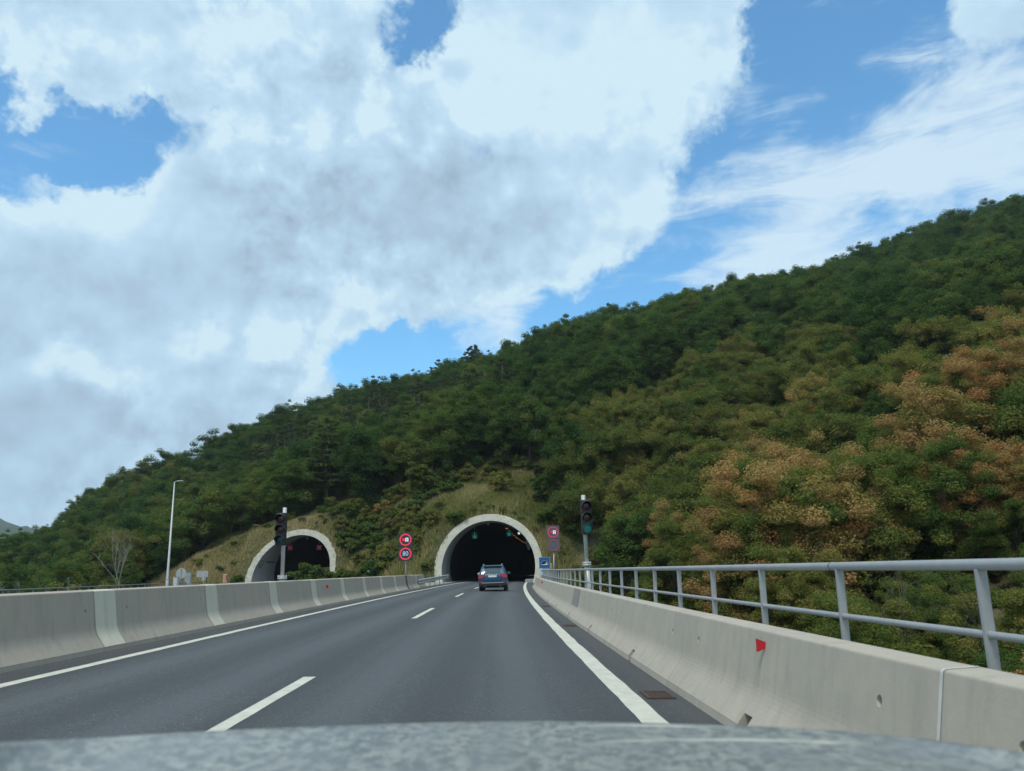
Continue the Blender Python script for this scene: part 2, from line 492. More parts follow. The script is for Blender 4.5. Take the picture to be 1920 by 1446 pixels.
MT['sign_pale'] = mat('pale_blue_sign_sheet', (0.48, 0.62, 0.70), 0.5, var=(4, 0.3))
MT['sign_back'] = mat('grey_sign_back', (0.45, 0.48, 0.49), 0.55, 0.15, var=(3, 0.4))
MT['sign_black'] = mat('black_sign_print', (0.012, 0.013, 0.022), 0.5, var=(4, 0.2))
MT['cabinet'] = mat('white_cabinet_paint', (0.60, 0.64, 0.68), 0.5, var=(2, 0.3))
MT['orange'] = mat('faded_orange_plastic', (0.50, 0.26, 0.15), 0.6, var=(5, 0.5), col2=(0.62, 0.45, 0.33))
MT['portal'] = mat('portal_concrete', (0.50, 0.495, 0.42), 0.9, var=(0.9, 0.9), col2=(0.37, 0.37, 0.31), bump=(5, 0.5), streak=(0.75, (0.22, 0.22, 0.18)))
MT['portal_rough'] = mat('stone_faced_portal', (0.50, 0.495, 0.42), 0.95, var=(2.6, 0.95), col2=(0.26, 0.26, 0.22), bump=(3.5, 1.0))
MT['lining'] = mat('tunnel_lining', (0.36, 0.37, 0.36), 0.85, var=(0.7, 0.6), col2=(0.27, 0.28, 0.27), streak=(0.5, (0.17, 0.175, 0.17)))
MT['bark'] = mat('bark', (0.085, 0.070, 0.055), 0.95, var=(3, 0.8), bump=(12, 0.6), coords='obj')
MT['bark_pale'] = mat('pale_bark', (0.22, 0.20, 0.17), 0.95, var=(3, 0.7), bump=(12, 0.4), coords='obj')
MT['bark_dead'] = mat('dead_grey_bark', (0.33, 0.31, 0.28), 0.95, var=(3, 0.6), coords='obj')
MT['leaf'] = foliage_mat('broad_leaves', [(0.0, (0.052, 0.110, 0.034)), (0.28, (0.108, 0.178, 0.046)), (0.45, (0.200, 0.222, 0.060)),
                                          (0.62, (0.275, 0.245, 0.074)), (0.80, (0.50, 0.345, 0.145)), (1.0, (0.52, 0.275, 0.125))])
MT['needle'] = foliage_mat('pine_needles', [(0.0, (0.062, 0.088, 0.040)), (0.5, (0.108, 0.138, 0.058)), (1.0, (0.165, 0.190, 0.080))], 0.12, 0.25)
MT['grass'] = foliage_mat('dry_grass', [(0.0, (0.12, 0.155, 0.042)), (0.35, (0.26, 0.26, 0.085)), (0.6, (0.45, 0.38, 0.18)), (1.0, (0.60, 0.49, 0.29))], 0.35, 0.0)
MT['paint_blue'] = mat('blue_car_paint', (0.010, 0.068, 0.135), 0.4, 0.2, coat=0.35, var=(3, 0.3), coords='obj')
MT['car_glass'] = mat('dark_car_glass', (0.045, 0.095, 0.12), 0.5, spec=0.2, coat=0.0, var=(2, 0.3), coords='obj')
MT['plastic'] = mat('dark_car_plastic', (0.022, 0.025, 0.028), 0.6, var=(8, 0.3), coords='obj')
MT['rubber'] = mat('tyre_rubber', (0.012, 0.012, 0.013), 0.85, var=(12, 0.4), coords='obj')
MT['rim'] = mat('alloy_rim', (0.42, 0.43, 0.45), 0.35, 0.7, var=(8, 0.3), coords='obj')
MT['chrome'] = mat('bright_trim', (0.58, 0.60, 0.62), 0.3, 0.8, var=(8, 0.2), coords='obj')
MT['tail'] = mat('tail_lamp', (0.34, 0.012, 0.03), 0.3, coat=0.5, emit=(1, 0.05, 0.10), estr=0.05)
MT['plate'] = mat('number_plate', (0.78, 0.84, 0.88), 0.5, var=(10, 0.2), coords='obj')
MT['skid'] = mat('grey_skid_trim', (0.32, 0.35, 0.36), 0.5, 0.3, var=(8, 0.3), coords='obj')
MT['gravel'] = mat('pale_gravel', (0.36, 0.345, 0.31), 0.95, var=(2.2, 0.9), col2=(0.22, 0.21, 0.185), bump=(25, 0.8))
MT['soil'] = mat('hill_soil', (0.085, 0.090, 0.042), 0.95, var=(0.5, 0.9), col2=(0.15, 0.13, 0.065), bump=(4, 0.6))
MT['wallstone'] = mat('pale_grey_wall', (0.50, 0.50, 0.48), 0.9, var=(1.2, 0.4))

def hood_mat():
    m = bpy.data.materials.new('reflection_mottled_paint'); m.use_nodes = True
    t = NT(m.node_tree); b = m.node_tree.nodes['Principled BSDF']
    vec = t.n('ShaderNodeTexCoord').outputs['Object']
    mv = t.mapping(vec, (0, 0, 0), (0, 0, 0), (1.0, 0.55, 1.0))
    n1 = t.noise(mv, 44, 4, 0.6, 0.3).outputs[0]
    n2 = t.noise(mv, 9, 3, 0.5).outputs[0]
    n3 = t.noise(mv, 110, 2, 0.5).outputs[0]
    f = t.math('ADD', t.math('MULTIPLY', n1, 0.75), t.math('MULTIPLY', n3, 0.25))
    c = t.mix(t.maprange(f, 0.40, 0.60, smooth=True), (0.165, 0.182, 0.18, 1), (0.365, 0.375, 0.34, 1))  # blurred sky and tree reflections mottled into the base colour
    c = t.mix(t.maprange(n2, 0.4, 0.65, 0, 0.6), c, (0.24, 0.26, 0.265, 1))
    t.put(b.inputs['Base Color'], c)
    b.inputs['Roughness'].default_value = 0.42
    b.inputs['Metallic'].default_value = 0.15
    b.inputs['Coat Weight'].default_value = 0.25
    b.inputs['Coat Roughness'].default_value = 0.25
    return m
MT['hood'] = hood_mat()
MT['hood_highlight'] = mat('crease_highlight_paint', (0.33, 0.35, 0.32), 0.4, 0.1, var=(20, 0.5), coords='obj')  # highlight along the bonnet lines put into a paler tone


# --------------------------------------------------------------------------------------- terrain
SKYLINE = [(-500, 1075, 180), (-250, 1072, 190), (0, 1024, 205), (100, 966, 212), (200, 895, 218), (320, 868, 224), (400, 826, 228), (520, 778, 236), (620, 745, 240),
           (700, 722, 244), (800, 700, 248), (900, 664, 250), (1000, 628, 254), (1100, 598, 258), (1200, 563, 262), (1300, 532, 266),
           (1400, 512, 270), (1500, 482, 274), (1600, 452, 278), (1700, 418, 280), (1800, 388, 284), (1920, 357, 288), (2150, 300, 300)]
ctrl = []
SKY_FIX = [0, 0, 25, -3, -14, 15, -4, 4, 1, -2, 16, 10, 14, 32, 44, 55, 82, 57, 62, 67, 82, 127, 208]
for (px, py, D), fix in zip(SKYLINE, SKY_FIX):
    p = at(px, py + fix, D); z = p.z - 10.2 - 1.6 * min(max((px - 300) / 1600, 0), 1) + 7.5 * min(max((px - 1580) / 340, 0), 1)
    ctrl.append((p.x, p.y, z))
    ctrl.append((p.x * 1.16, p.y * 1.16, z * 0.98 - 6))
    ctrl.append((p.x * 1.6, p.y * 1.6, z * 0.75 - 16))
ctrl += [
    # valley beside the road on the far side of the hand rail
    (6, -30, -6), (6, 0, -6), (6, 30, -5.5), (6, 55, -4.0), (8, 75, -1.8), (9, 90, 1.2),
    (13, -10, -7.0), (13, 20, -6.5), (14, 45, -5.0), (15, 70, -1.5), (14, 92, 4.0),
    (26, 0, -4.5), (26, 30, -3.0), (26, 60, 0.5), (24, 90, 8.0),
    (45, 10, 3), (45, 40, 6), (45, 80, 14), (70, 20, 13), (70, 60, 20), (60, 110, 30), (100, 40, 30), (100, 90, 37),
    (95, 140, 49), (140, 110, 54), (120, 180, 69),
    # over the tunnel mouths
    (0, 95, 9.0), (6, 95, 8.2), (-6, 96, 8.8), (2, 112, 15.0), (-8, 113, 13.5), (8, 112, 14.8), (10, 104, 10.5), (-14, 106, 8.8), (-14, 115, 12.0),
    (-22, 112, 9.3), (-28, 114, 9.2), (-28, 120, 11.2), (-36, 115, 7.4), (-41, 112, 4.6), (-46, 109, 1.4), (-50, 104, -1.5),
    (0, 150, 29), (-30, 150, 20), (30, 150, 41), (0, 200, 46), (-40, 195, 31),
    # low ground beyond the other carriageway
    (-56, 60, -5.5), (-62, 100, -4.5), (-58, 118, -1.5), (-56, 140, 4), (-80, 140, 1), (-90, 100, -5), (-90, 60, -7), (-110, 160, 3), (-80, 180, 11),
    (-50, 20, -5), (-40, 40, -3), (-20, 20, -3), (-16, 50, -1.8), (-14, 75, -0.6), (-30, 75, -0.8), (-30, 95, -0.6), (-40, 90, -1.6), (-14, 92, 0.0),
    (-60, -30, -6), (60, -40, 5),
]
ctrl = np.array(ctrl, float)

def tps_fit(P, z, lam):
    n = len(P)
    d = np.linalg.norm(P[:, None] - P[None], axis=2)
    K = np.where(d > 0, d * d * np.log(np.maximum(d, 1e-9)), 0.0)
    A = np.zeros((n + 3, n + 3)); A[:n, :n] = K + lam * np.eye(n)
    A[:n, n] = 1; A[:n, n + 1:] = P; A[n, :n] = 1; A[n + 1:, :n] = P.T
    return np.linalg.solve(A, np.concatenate([z, np.zeros(3)]))

CS = 100.0
_co = tps_fit(ctrl[:, :2] / CS, ctrl[:, 2], 0.004)

def hill(x, y):
    q = np.stack([np.ravel(x), np.ravel(y)], 1) / CS
    out = np.zeros(len(q)); P = ctrl[:, :2] / CS
    for i in range(0, len(q), 20000):
        d = np.linalg.norm(q[i:i + 20000, None] - P[None], axis=2)
        K = np.where(d > 0, d * d * np.log(np.maximum(d, 1e-9)), 0.0)
        out[i:i + 20000] = K @ _co[:-3] + _co[-3] + q[i:i + 20000] @ _co[-2:]
    return out.reshape(np.shape(x))

# foot of the cutting and how steeply it rises
FOOT = np.array([(-120, 140, 3.0), (-62, 120, 3.0), (-47, 106, 0.9), (-39, 105.2, 0.62), (-36.4, 108.0, 0.8), (-34.8, 108.55, 1.45), (-21.5, 107.45, 1.45), (-20.0, 106.6, 0.9), (-17, 101, 0.62), (-12, 93, 0.60),
                 (-8.4, 89.2, 0.8), (-6.7, 88.5, 1.45), (6.3, 87.9, 1.45), (7.6, 88.3, 2.2), (10, 89, 4.0), (25, 90, 9.0), (300, 90, 9.0)])

def bumps(x, y):
    return (np.sin(x * .31 + y * .17) + np.sin(x * .13 - y * .41 + 1.3) + 0.6 * np.sin(x * .83 + 2 + y * .05) * np.sin(y * .77)
            + 0.35 * np.sin(x * 1.9 + y * 1.3) * np.sin(y * 2.1 - x * .4))

def road_z(x, y):
    return -0.033 * x

def terrain(x, y):
    x = np.asarray(x, float); y = np.asarray(y, float)
    z = hill(x, y)
    r = np.sqrt(x * x + y * y)
    nearp = np.clip((np.abs(y - 98) < 16) & (x > -40) & (x < 10), 0, 1)
    z = z + bumps(x, y) * np.where(nearp > 0, 0.16, np.clip((r - 60) / 120, 0.12, 0.9))
    yf = np.interp(x, FOOT[:, 0], FOOT[:, 1]); s = np.interp(x, FOOT[:, 0], FOOT[:, 2])
    base = np.where(y < yf, 50.0, (y - yf) * s) + np.interp(x, [-60, -40, -20, 0, 8], [-3, -0.2, 0.0, -0.05, -0.2])
    z = np.minimum(z, np.where(y < yf, z, base))
    # in front of the cutting: level ground by the roads
    front = (y < yf + 0.01)
    z = np.where(front & (x < 8) & (x > -44) & (y > 40), np.minimum(z, road_z(x, y) * 0.35 - 0.32), z)
    xr = x - KC * y * np.abs(y) / 2
    z = np.where((xr > -9) & (xr < 4.2) & (y < 88), np.minimum(z, road_z(x, y) - 0.45), z)
    return z

def axis_grid(a, b, fine, coarse):
    pts, x = [], a
    while x < b:
        pts.append(x)
        inside = any(lo <= x < hi for lo, hi in fine)
        step = 0.38 if inside else coarse
        if not inside:
            for lo, hi in fine:
                if x < lo < x + step: step = lo - x
        x += max(step, 0.05)
    pts.append(b)
    return np.array(pts)

# the two tunnels: base point on the axis, heading, both from the same builder
ZC, R_IN, R_OUT, RAKE = 1.8, 5.42, 6.28, 0.68
PORTALS = []
_p = W(-2.9, 88.0)
PORTALS.append((Vector((_p.x, 88.0, 0.0)), -math.atan(KC * 88.0)))
PORTALS.append((Vector((-27.85, 107.6, 0.05)), -0.085))

def portal_local(i, x, y):
    o, rz = PORTALS[i]
    c, s = math.cos(-rz), math.sin(-rz)
    dx, dy = x - o.x, y - o.y
    return c * dx - s * dy, s * dx + c * dy

xs = axis_grid(-420, 420, [(-37, 9)], 3.6)
ys = axis_grid(-60, 560, [(84, 118)], 3.6)
GX, GY = np.meshgrid(xs, ys)
GZ = np.maximum(terrain(GX, GY), -23.0)
nx_, ny_ = len(xs), len(ys)
idx = np.arange(nx_ * ny_).reshape(ny_, nx_)
F = np.stack([idx[:-1, :-1], idx[:-1, 1:], idx[1:, 1:], idx[1:, :-1]], -1).reshape(-1, 4)
V = np.stack([GX, GY, GZ], -1).reshape(-1, 3)
cen = V[F].mean(1)
keep = np.ones(len(F), bool)
for i, (o, rz) in enumerate(PORTALS):
    lx, ly = portal_local(i, cen[:, 0], cen[:, 1])
    keep &= ~((lx ** 2 + (cen[:, 2] - o.z - ZC) ** 2 < 5.85 ** 2) & (ly > -0.4) & (ly < 14))
ground = link('hillside_ground', np_mesh('hillside_ground', V, F[keep], MT['soil'], smooth=True))
tag(ground, kind='structure')

# a farther hill behind the valley, seen past the shoulder of the near one
def far_hill():
    xs = np.linspace(-1900, 300, 90); ys = np.linspace(1000, 2300, 60)
    X, Y = np.meshgrid(xs, ys)
    p = at(-60, 957, 1550)
    Z = (p.z + 12) * np.exp(-((X - p.x + 120) / 520) ** 2 - ((Y - 1620) / 330) ** 2) + 7 * bumps(X * .09, Y * .09) * np.exp(-((Y - 1620) / 500) ** 2) - 22
    Z += 3.0 * bumps(X * .6, Y * .5)
    i = np.arange(X.size).reshape(X.shape)
    F = np.stack([i[:-1, :-1], i[:-1, 1:], i[1:, 1:], i[1:, :-1]], -1).reshape(-1, 4)
    m = mat('far_woodland', (0.030, 0.055, 0.028), 0.95, var=(0.02, 0.9), col2=(0.05, 0.075, 0.03), bump=(0.05, 1.0))
    o = link('far_hill', np_mesh('far_hill', np.stack([X, Y, Z], -1).reshape(-1, 3), F, m, smooth=True))
    tag(o, kind='structure')
    # plain between the near slope and the horizon
    b = MB().add([(-4200, -700, -24), (4200, -700, -24), (4200, 4200, -24), (-4200, 4200, -24)], [[0, 1, 2, 3]])
    tag(b.build('valley_floor', MT['soil'], fix=False), kind='structure')
far_hill()

# ------------------------------------------------------------------------------------------ road
def strip(name, X0, X1, d0, d1, z, m, step=2.0, thick=None):
    ds = np.arange(d0, d1 + 1e-6, step)
    if ds[-1] < d1: ds = np.append(ds, d1)
    b = MB()
    if thick:
        b.loft([[W(X0, d, z), W(X1, d, z), W(X1, d, z - thick), W(X0, d, z - thick)] for d in ds], cap=True)
    else:
        b.loft([[W(X0, d, z), W(X1, d, z)] for d in ds], closed=False)
    return tag(b.build(name, m), kind='structure')

strip('road', -5.9, 1.60, -14, 215, 0.0, MT['asphalt'])
strip('road_shoulder', 1.60, 2.45, -14, 95, -0.004, MT['shoulder'])
strip('road_shoulder', -7.0, -5.9, -14, 215, -0.004, MT['shoulder'])
strip('bridge_deck', -7.6, 3.05, -14, 62, -0.012, MT['conc_l'], thick=0.42)
strip('roadside_verge', -9.4, -6.9, 60.5, 88.5, 0.02, MT['gravel'], thick=0.3)
strip('roadside_verge', 2.3, 4.4, 62, 88.2, 0.02, MT['gravel'], thick=0.4)

def line_strip(name, X, w, d0, d1, z=0.004, ragged=0.006):
    ds = np.arange(d0, d1 + 1e-6, 0.5); b = MB()
    e = rng.normal(0, ragged, (len(ds), 2))
    b.loft([[W(X - w / 2 + e[i, 0], d, z), W(X + w / 2 + e[i, 1], d, z)] for i, d in enumerate(ds)], closed=False)
    return tag(b.build(name, MT['line']), kind='structure')

line_strip('road_edge_line', 1.46, 0.24, -10, 160)
line_strip('road_edge_line', -5.75, 0.19, -10, 160)
for i in range(7):
    line_strip('road_lane_dash', -2.31, 0.155, 10.2 - 6 + 18 * (i - 0), 10.2 + 18 * i, ragged=0.002)

# other carriageway, on its own level beyond the median
def other_axis(d):
    return -28.25 - (107.6 - d) * -0.085 if d > 60 else (-28.25 + 47.6 * 0.085) + (60 - d) * 0.165
def strip2(name, a, c, d0, d1, z, m, thick=None):
    ds = np.arange(d0, d1 + 1e-6, 3.0); b = MB()
    def P(off, d, zz): return Vector((other_axis(d) + off, d, zz + 0.05 + 0.02 * off))
    b.loft([[P(a, d, z), P(c, d, z), P(c, d, z - thick), P(a, d, z - thick)] if thick else [P(a, d, z), P(c, d, z)] for d in ds], closed=bool(thick), cap=bool(thick))
    return tag(b.build(name, m), kind='structure')
strip2('road', -4.7, 4.7, 0, 108, 0.0, MT['asphalt'])
strip2('road_edge_line', -3.9, -3.7, 0, 108, 0.004, MT['line'])
strip2('road_edge_line', 3.7, 3.9, 0, 108, 0.004, MT['line'])
strip2('bridge_deck', -5.4, 5.0, 0, 105, -0.012, MT['conc_l'], thick=0.4)

# drain gratings in the shoulder
def grating():
    t = thing('drain_grating')
    b = MB()
    w, l = 0.30, 0.46
    for sx in (-1, 1): b.box((sx * (w / 2 - .015), 0, 0.003), (0.03, l, 0.022))
    for sy in (-1, 1): b.box((0, sy * (l / 2 - .015), 0.0035), (w - .062, 0.03, 0.021))
    b.build('frame', MT['iron'], t)
    g = MB()
    for i in range(9): g.box((0, -l / 2 + .055 + i * .044, 0.002), (w - .064, 0.022, 0.014))
    g.build('grate', MT['iron'], t)
    MB().add([(-w / 2, -l / 2, -0.001), (w / 2, -l / 2, -0.001), (w / 2, l / 2, -0.001), (-w / 2, l / 2, -0.001)], [[0, 1, 2, 3]]).build('pit', MT['hole'], t, fix=False)
    return t
g0 = grating()
for i, (X, d, lab) in enumerate([(1.80, 8.65, 'rusty drain grating in the shoulder asphalt nearest the bonnet'),
                                 (1.84, 19.2, 'rusty drain grating in the shoulder, second one ahead of the bonnet'),
                                 (1.84, 29.6, 'small rusty drain grating in the shoulder, farthest from the bonnet')]):
    g = g0 if i == 0 else copy_tree(g0)
    g.location = W(X, d, 0.0)
    g.rotation_euler = (0, BANK, -KC * d)
    tag(g, lab, 'drain grating', 'drain gratings along the shoulder')

# -------------------------------------------------------------------------------------- barriers
def arc_profile(pts, n=5):
    """rounds the corners of an open profile given as (x, z, radius)"""
    out = []
    for i, (x, z, r) in enumerate(pts):
        if r <= 0 or i in (0, len(pts) - 1): out.append((x, z)); continue
        p = Vector((x, z)); a = (Vector(pts[i - 1][:2]) - p).normalized(); b = (Vector(pts[i + 1][:2]) - p).normalized()
        p0, p1 = p + a * r, p + b * r
        for k in range(n + 1):
            u = k / n
            out.append(tuple((1 - u) ** 2 * p0 + 2 * u * (1 - u) * p + u * u * p1))
    return out

PROF_R = arc_profile([(2.04, -0.02, 0), (2.055, 0.06, 0), (2.055, 0.068, 0), (2.235, 0.30, 0.10), (2.335, 0.815, 0.018), (2.545, 0.83, 0.02), (2.60, 0.3, 0), (2.62, -0.02, 0)])
PROF_L = [(-x, z) for x, z in arc_profile([(6.48, -0.02, 0), (6.495, 0.06, 0), (6.495, 0.068, 0), (6.675, 0.30, 0.10), (6.80, 0.975, 0.018), (7.02, 0.99, 0.02), (7.08, 0.3, 0), (7.10, -0.02, 0)])]
L_R, L_L = 5.25, 4.97

def carve(o, cutters):
    """cuts recesses into a barrier and returns with the cutters gone"""
    for c in cutters:
        md = o.modifiers.new('cut', 'BOOLEAN'); md.operation = 'DIFFERENCE'; md.object = c; md.solver = 'EXACT'
    bpy.context.view_layer.update()
    dg = bpy.context.evaluated_depsgraph_get()
    me = bpy.data.meshes.new_from_object(o.evaluated_get(dg))
    o.modifiers.clear(); old = o.data; o.data = me; me.name = old.name
    for c in cutters: bpy.data.objects.remove(c)

def barrier_mesh(prof, x0, length, gap, m):
    b = MB()
    b.loft([[(x - x0, y, z) for x, z in prof] for y in (gap / 2, length - gap / 2)], cap=True)
    for i in range(len(b.sm)): b.sm[i] = False
    return b

def place_on_road(o, X, d, L):
    p, q = W(X, d), W(X, d + L)
    o.location = p
    o.rotation_euler = (0, BANK, math.atan2(-(q.x - p.x), q.y - p.y))

# -- the pale parapet between road and hand rail
first = thing('concrete_barrier')
body = barrier_mesh(PROF_R, 2.04, L_R, 0.012, MT['conc_r']).build('panel', MT['conc_r'], first)
cut = []
for y in (0.62, L_R - 0.62):
    c = MB().tube([(0.18, y, 0.565), (0.42, y, 0.575)], 0.034, 16).build('cutter', MT['hole']); cut.append(c)
for y in (2.55,):
    c = MB().add([(-.1, y - .10, -.05), (.17, y - .10, -.05), (.17, y - .10, .155), (-.1, y - .10, .155),
                  (-.1, y + .10, -.05), (.17, y + .10, -.05), (.17, y + .10, .155), (-.1, y + .10, .155)],
                 [[0, 1, 2, 3], [7, 6, 5, 4], [0, 4, 5, 1], [1, 5, 6, 2], [2, 6, 7, 3], [3, 7, 4, 0]]).build('cutter', MT['hole']); cut.append(c)
body.location = (0, 0, 0)
carve(body, cut)
ORD = ['first', 'second', 'third', 'fourth', 'fifth', 'sixth', 'seventh', 'eighth', 'ninth', 'tenth', 'eleventh', 'twelfth', 'thirteenth', 'fourteenth',
       'fifteenth', 'sixteenth', 'seventeenth', 'eighteenth', 'nineteenth', 'twentieth', 'twenty first', 'twenty second', 'twenty third', 'twenty fourth', 'twenty fifth', 'twenty sixth', 'twenty seventh', 'twenty eighth', 'twenty ninth', 'thirtieth']
right = []
nR = 12
for i in range(nR):
    o = first if i == 0 else copy_tree(first)
    place_on_road(o, 2.04, 4.05 - L_R + L_R * i, L_R)
    where = ('beige concrete barrier element below the hand rail, largest and nearest the bonnet' if i == 0 else
             'beige concrete barrier element with the large red reflector, below the hand rail' if i == 1 else
             'beige concrete barrier element with the small red reflector, near the tunnel mouth' if i == 8 else
             'beige concrete barrier element with a grey mortar patch, below the hand rail' if i == 4 else
             'last beige concrete barrier element before the tunnel mouth, under the blue sign' if i == nR - 1 else
             f'beige concrete barrier element below the hand rail, {ORD[i]} from the bonnet')
    tag(o, where, 'barrier', 'beige barrier elements below the hand rail')
    right.append(o)

# white sealed joint, red reflectors, repair patch
b = MB()
pr = [(x - 2.04, z) for x, z in PROF_R[2:-2]]
b.loft([[(x - .004, y, z + .003) for x, z in pr] for y in (-.014, .014)], closed=False)
b.build('joint_seal', MT['sealant'], right[1], fix=True)

def reflector(parent, y, z, x, side, s=1.0):
    b = MB()
    a = [(0, 0, -.030), (0, 0, .030), (side * .085, 0, .062), (side * .085, 0, -.062)]
    th = .012
    vs = [(p[0], -th, p[2]) for p in a] + [(p[0], th, p[2]) for p in a]
    b.add(vs, [[0, 1, 2, 3], [7, 6, 5, 4], [0, 4, 5, 1], [1, 5, 6, 2], [2, 6, 7, 3], [3, 7, 4, 0]])
    o = b.build('reflector', MT['red'], parent, loc=(x, y, z))
    o.scale = (s, s, s)
    o['label'] = 'small red trapezoid reflector on the barrier face'
    MB().box((side * -.006, .016, -.012), (.014, .02, .07)).build('bracket', MT['galv_dark'], o)
    return o
reflector(right[1], 2.57, 0.70, 0.272, -1, 0.88)
reflector(right[8], 2.3, 0.68, 0.268, -1, 1.1)
b = MB()
pz = [(x - 2.04 - .004, z) for x, z in PROF_R if .32 < z < .80 and x < 2.4]
pz = [(0.205, 0.32)] + pz[-1:] + [(0.2935, 0.812)] if False else [(0.1985, 0.335), (0.2925, 0.808)]
b.loft([[(x - .004, y, z) for x, z in pz] for y in (1.5, 3.3)], closed=False)
b.build('repair_patch', MT['patch'], right[4])

# -- the taupe barrier with pale painted joints on the median side
firstL = thing('concrete_barrier')
bl = barrier_mesh(PROF_L, -6.48, L_L, 0.010, MT['conc_l']).build('panel', MT['conc_l'], firstL)
cut = []
for y in (1.16, L_L - 0.26):
    cut.append(MB().tube([(-0.20, y, 0.66), (-0.42, y, 0.66)], 0.030, 16).build('cutter', MT['hole']))
carve(bl, cut)
def band(m, w0=0.03, w1=0.75):
    b = MB()
    pr = [(x + 6.48 + .005, z + .002) for x, z in PROF_L[2:-2]]
    b.loft([[(x, y, z) for x, z in pr] for y in (w0, w1)], closed=False)
    # moulded rib down the middle
    pr2 = [(x + .003, z + .001) for x, z in pr]
    b.loft([[(x, y, z) for x, z in pr2] for y in (0.38, 0.41)], closed=False)
    return b
bandm = band(MT['band']).build('joint_band', MT['band'], firstL)
bandm['label'] = 'pale green painted joint band'
left = []
nL = 12
for i in range(nL):
    o = firstL if i == 0 else copy_tree(firstL)
    d = 13.40 - 2 * L_L + L_L * i
    place_on_road(o, -6.48, d, L_L)
    lab = ('taupe concrete barrier element with pale band, cut by the edge of the view' if i == 1 else
           'taupe concrete barrier element mostly hidden behind the bonnet' if i == 0 else
           'taupe concrete barrier element carrying a small red reflector' if i == 5 else
           'taupe concrete barrier element with a dark grey band under the lit speed sign' if i == 10 else
           'taupe concrete barrier element under the traffic light pole on the median' if i == 4 else
           'last taupe concrete barrier element, beside the steel crash rail' if i == nL - 1 else
           f'taupe concrete barrier element with pale green band, {ORD[i]} from the bonnet')
    tag(o, lab, 'barrier', 'taupe barrier elements along the median')
    left.append(o)
for ch in left[10].children:
    if ch.name.startswith('joint_band'):
        ch.data = ch.data.copy(); ch.data.materials.clear(); ch.data.materials.append(MT['band_dark']); ch['label'] = 'dark grey painted joint band'
for ch in left[0].children:
    pass
reflector(left[5], 2.35, 0.70, -0.285, 1, 1.25)
# -- end piece: the beige parapet curls away at the tunnel
b = MB()
rings = []
for k in range(9):
    u = k / 8; d = 4.05 - L_R + L_R * nR + u * 4.5
    off = 1.2 * u * u
    rings.append([W(x + off, d, z * (1.0 - .08 * u)) for x, z in PROF_R])
b.loft(rings, cap=True)
tag(b.build('barrier_terminal', MT['conc_r']), 'short flared end of the beige barrier beside the tunnel mouth', 'barrier')

# ----------------------------------------------------------------------------------- hand rails
def hand_rail():
    XR, ZT, ZM = 2.77, 1.345, 0.965
    t = thing('hand_rail', W(XR, 4, 0), 0, 'grey steel hand rail of round tubes running above the beige barrier', 'hand rail')
    o = Vector(t.location)
    ds = np.arange(-6, 60.1, 1.5)
    MB().tube([W(XR, d, ZT) - o for d in ds], 0.033, 14).build('top_rail', MT['galv'], t)
    MB().tube([W(XR, d, ZM) - o for d in ds], 0.022, 12).build('middle_rail', MT['galv'], t)
    rx = Matrix.Rotation(BANK, 3, 'Y')
    proto = None
    for k in range(-3, 32):
        d = 4.30 + 1.785 * k
        if d > 59.8: break
        if proto is None:
            b = MB()
            b.box((0, 0, 0.62), (0.060, 0.030, 1.40), bev=0.004)
            b.box((0, 0, -0.09), (0.16, 0.16, 0.02))
            # sleeve where the top tube is jointed, bracket for the lower tube
            proto = p = b.build('post', MT['galv'], t)
        else:
            p = bpy.data.objects.new('post', proto.data); COL.objects.link(p); p.parent = t
        p.location = W(XR, d, 0) - o
        p.rotation_euler = (0, BANK, -KC * d)
    for k in range(0, 32, 4):
        d = 4.30 + 1.785 * (k + 1) + .12
        if d > 59: break
        MB().tube([W(XR, d - .012, ZT) - o, W(XR, d + .012, ZT) - o], 0.0355, 14).build('sleeve', MT['galv_dark'], t)
    return t
hand_rail()

def far_rail():
    # hand rail on the outer side of the other carriageway
    pts = [(-20.5, 20), (-25.6, 40), (-29.3, 60), (-32.0, 78), (-33.6, 92)]
    xs_ = [p[0] for p in pts][::1]; ds_ = [p[1] for p in pts]
    X = lambda d: float(np.interp(d, ds_, xs_))
    t = thing('hand_rail', (X(40), 40, 0.0), 0, 'thin grey steel hand rail beyond the median, in front of the woods', 'hand rail')
    o = Vector(t.location)
    zt = lambda d: 1.14
    seg = [(20, 52.0), (52.25, 92)]
    for a, c in seg:
        ds = np.linspace(a, c, 24)
        pp = [Vector((X(d), d, zt(d))) - o for d in ds]
        if a > 50: pp = [pp[0] + Vector((0, -0.05, -0.25))] + pp
        MB().tube(pp, 0.042, 8).build('top_rail', MT['galv_dark'], t)
        MB().tube([Vector((X(d), d, 0.68)) - o for d in ds], 0.028, 8).build('middle_rail', MT['galv_dark'], t)
        MB().tube([Vector((X(d), d, 0.30)) - o for d in ds], 0.028, 8).build('lower_rail', MT['galv_dark'], t)
    proto = None
    for d in np.arange(20.5, 92, 2.0):
        if proto is None:
            proto = p = MB().box((0, 0, 0.56), (0.07, 0.05, 1.14)).build('post', MT['galv_dark'], t)
        else:
            p = bpy.data.objects.new('post', proto.data); COL.objects.link(p); p.parent = t
        p.location = Vector((X(d), d, 0)) - o
far_rail()

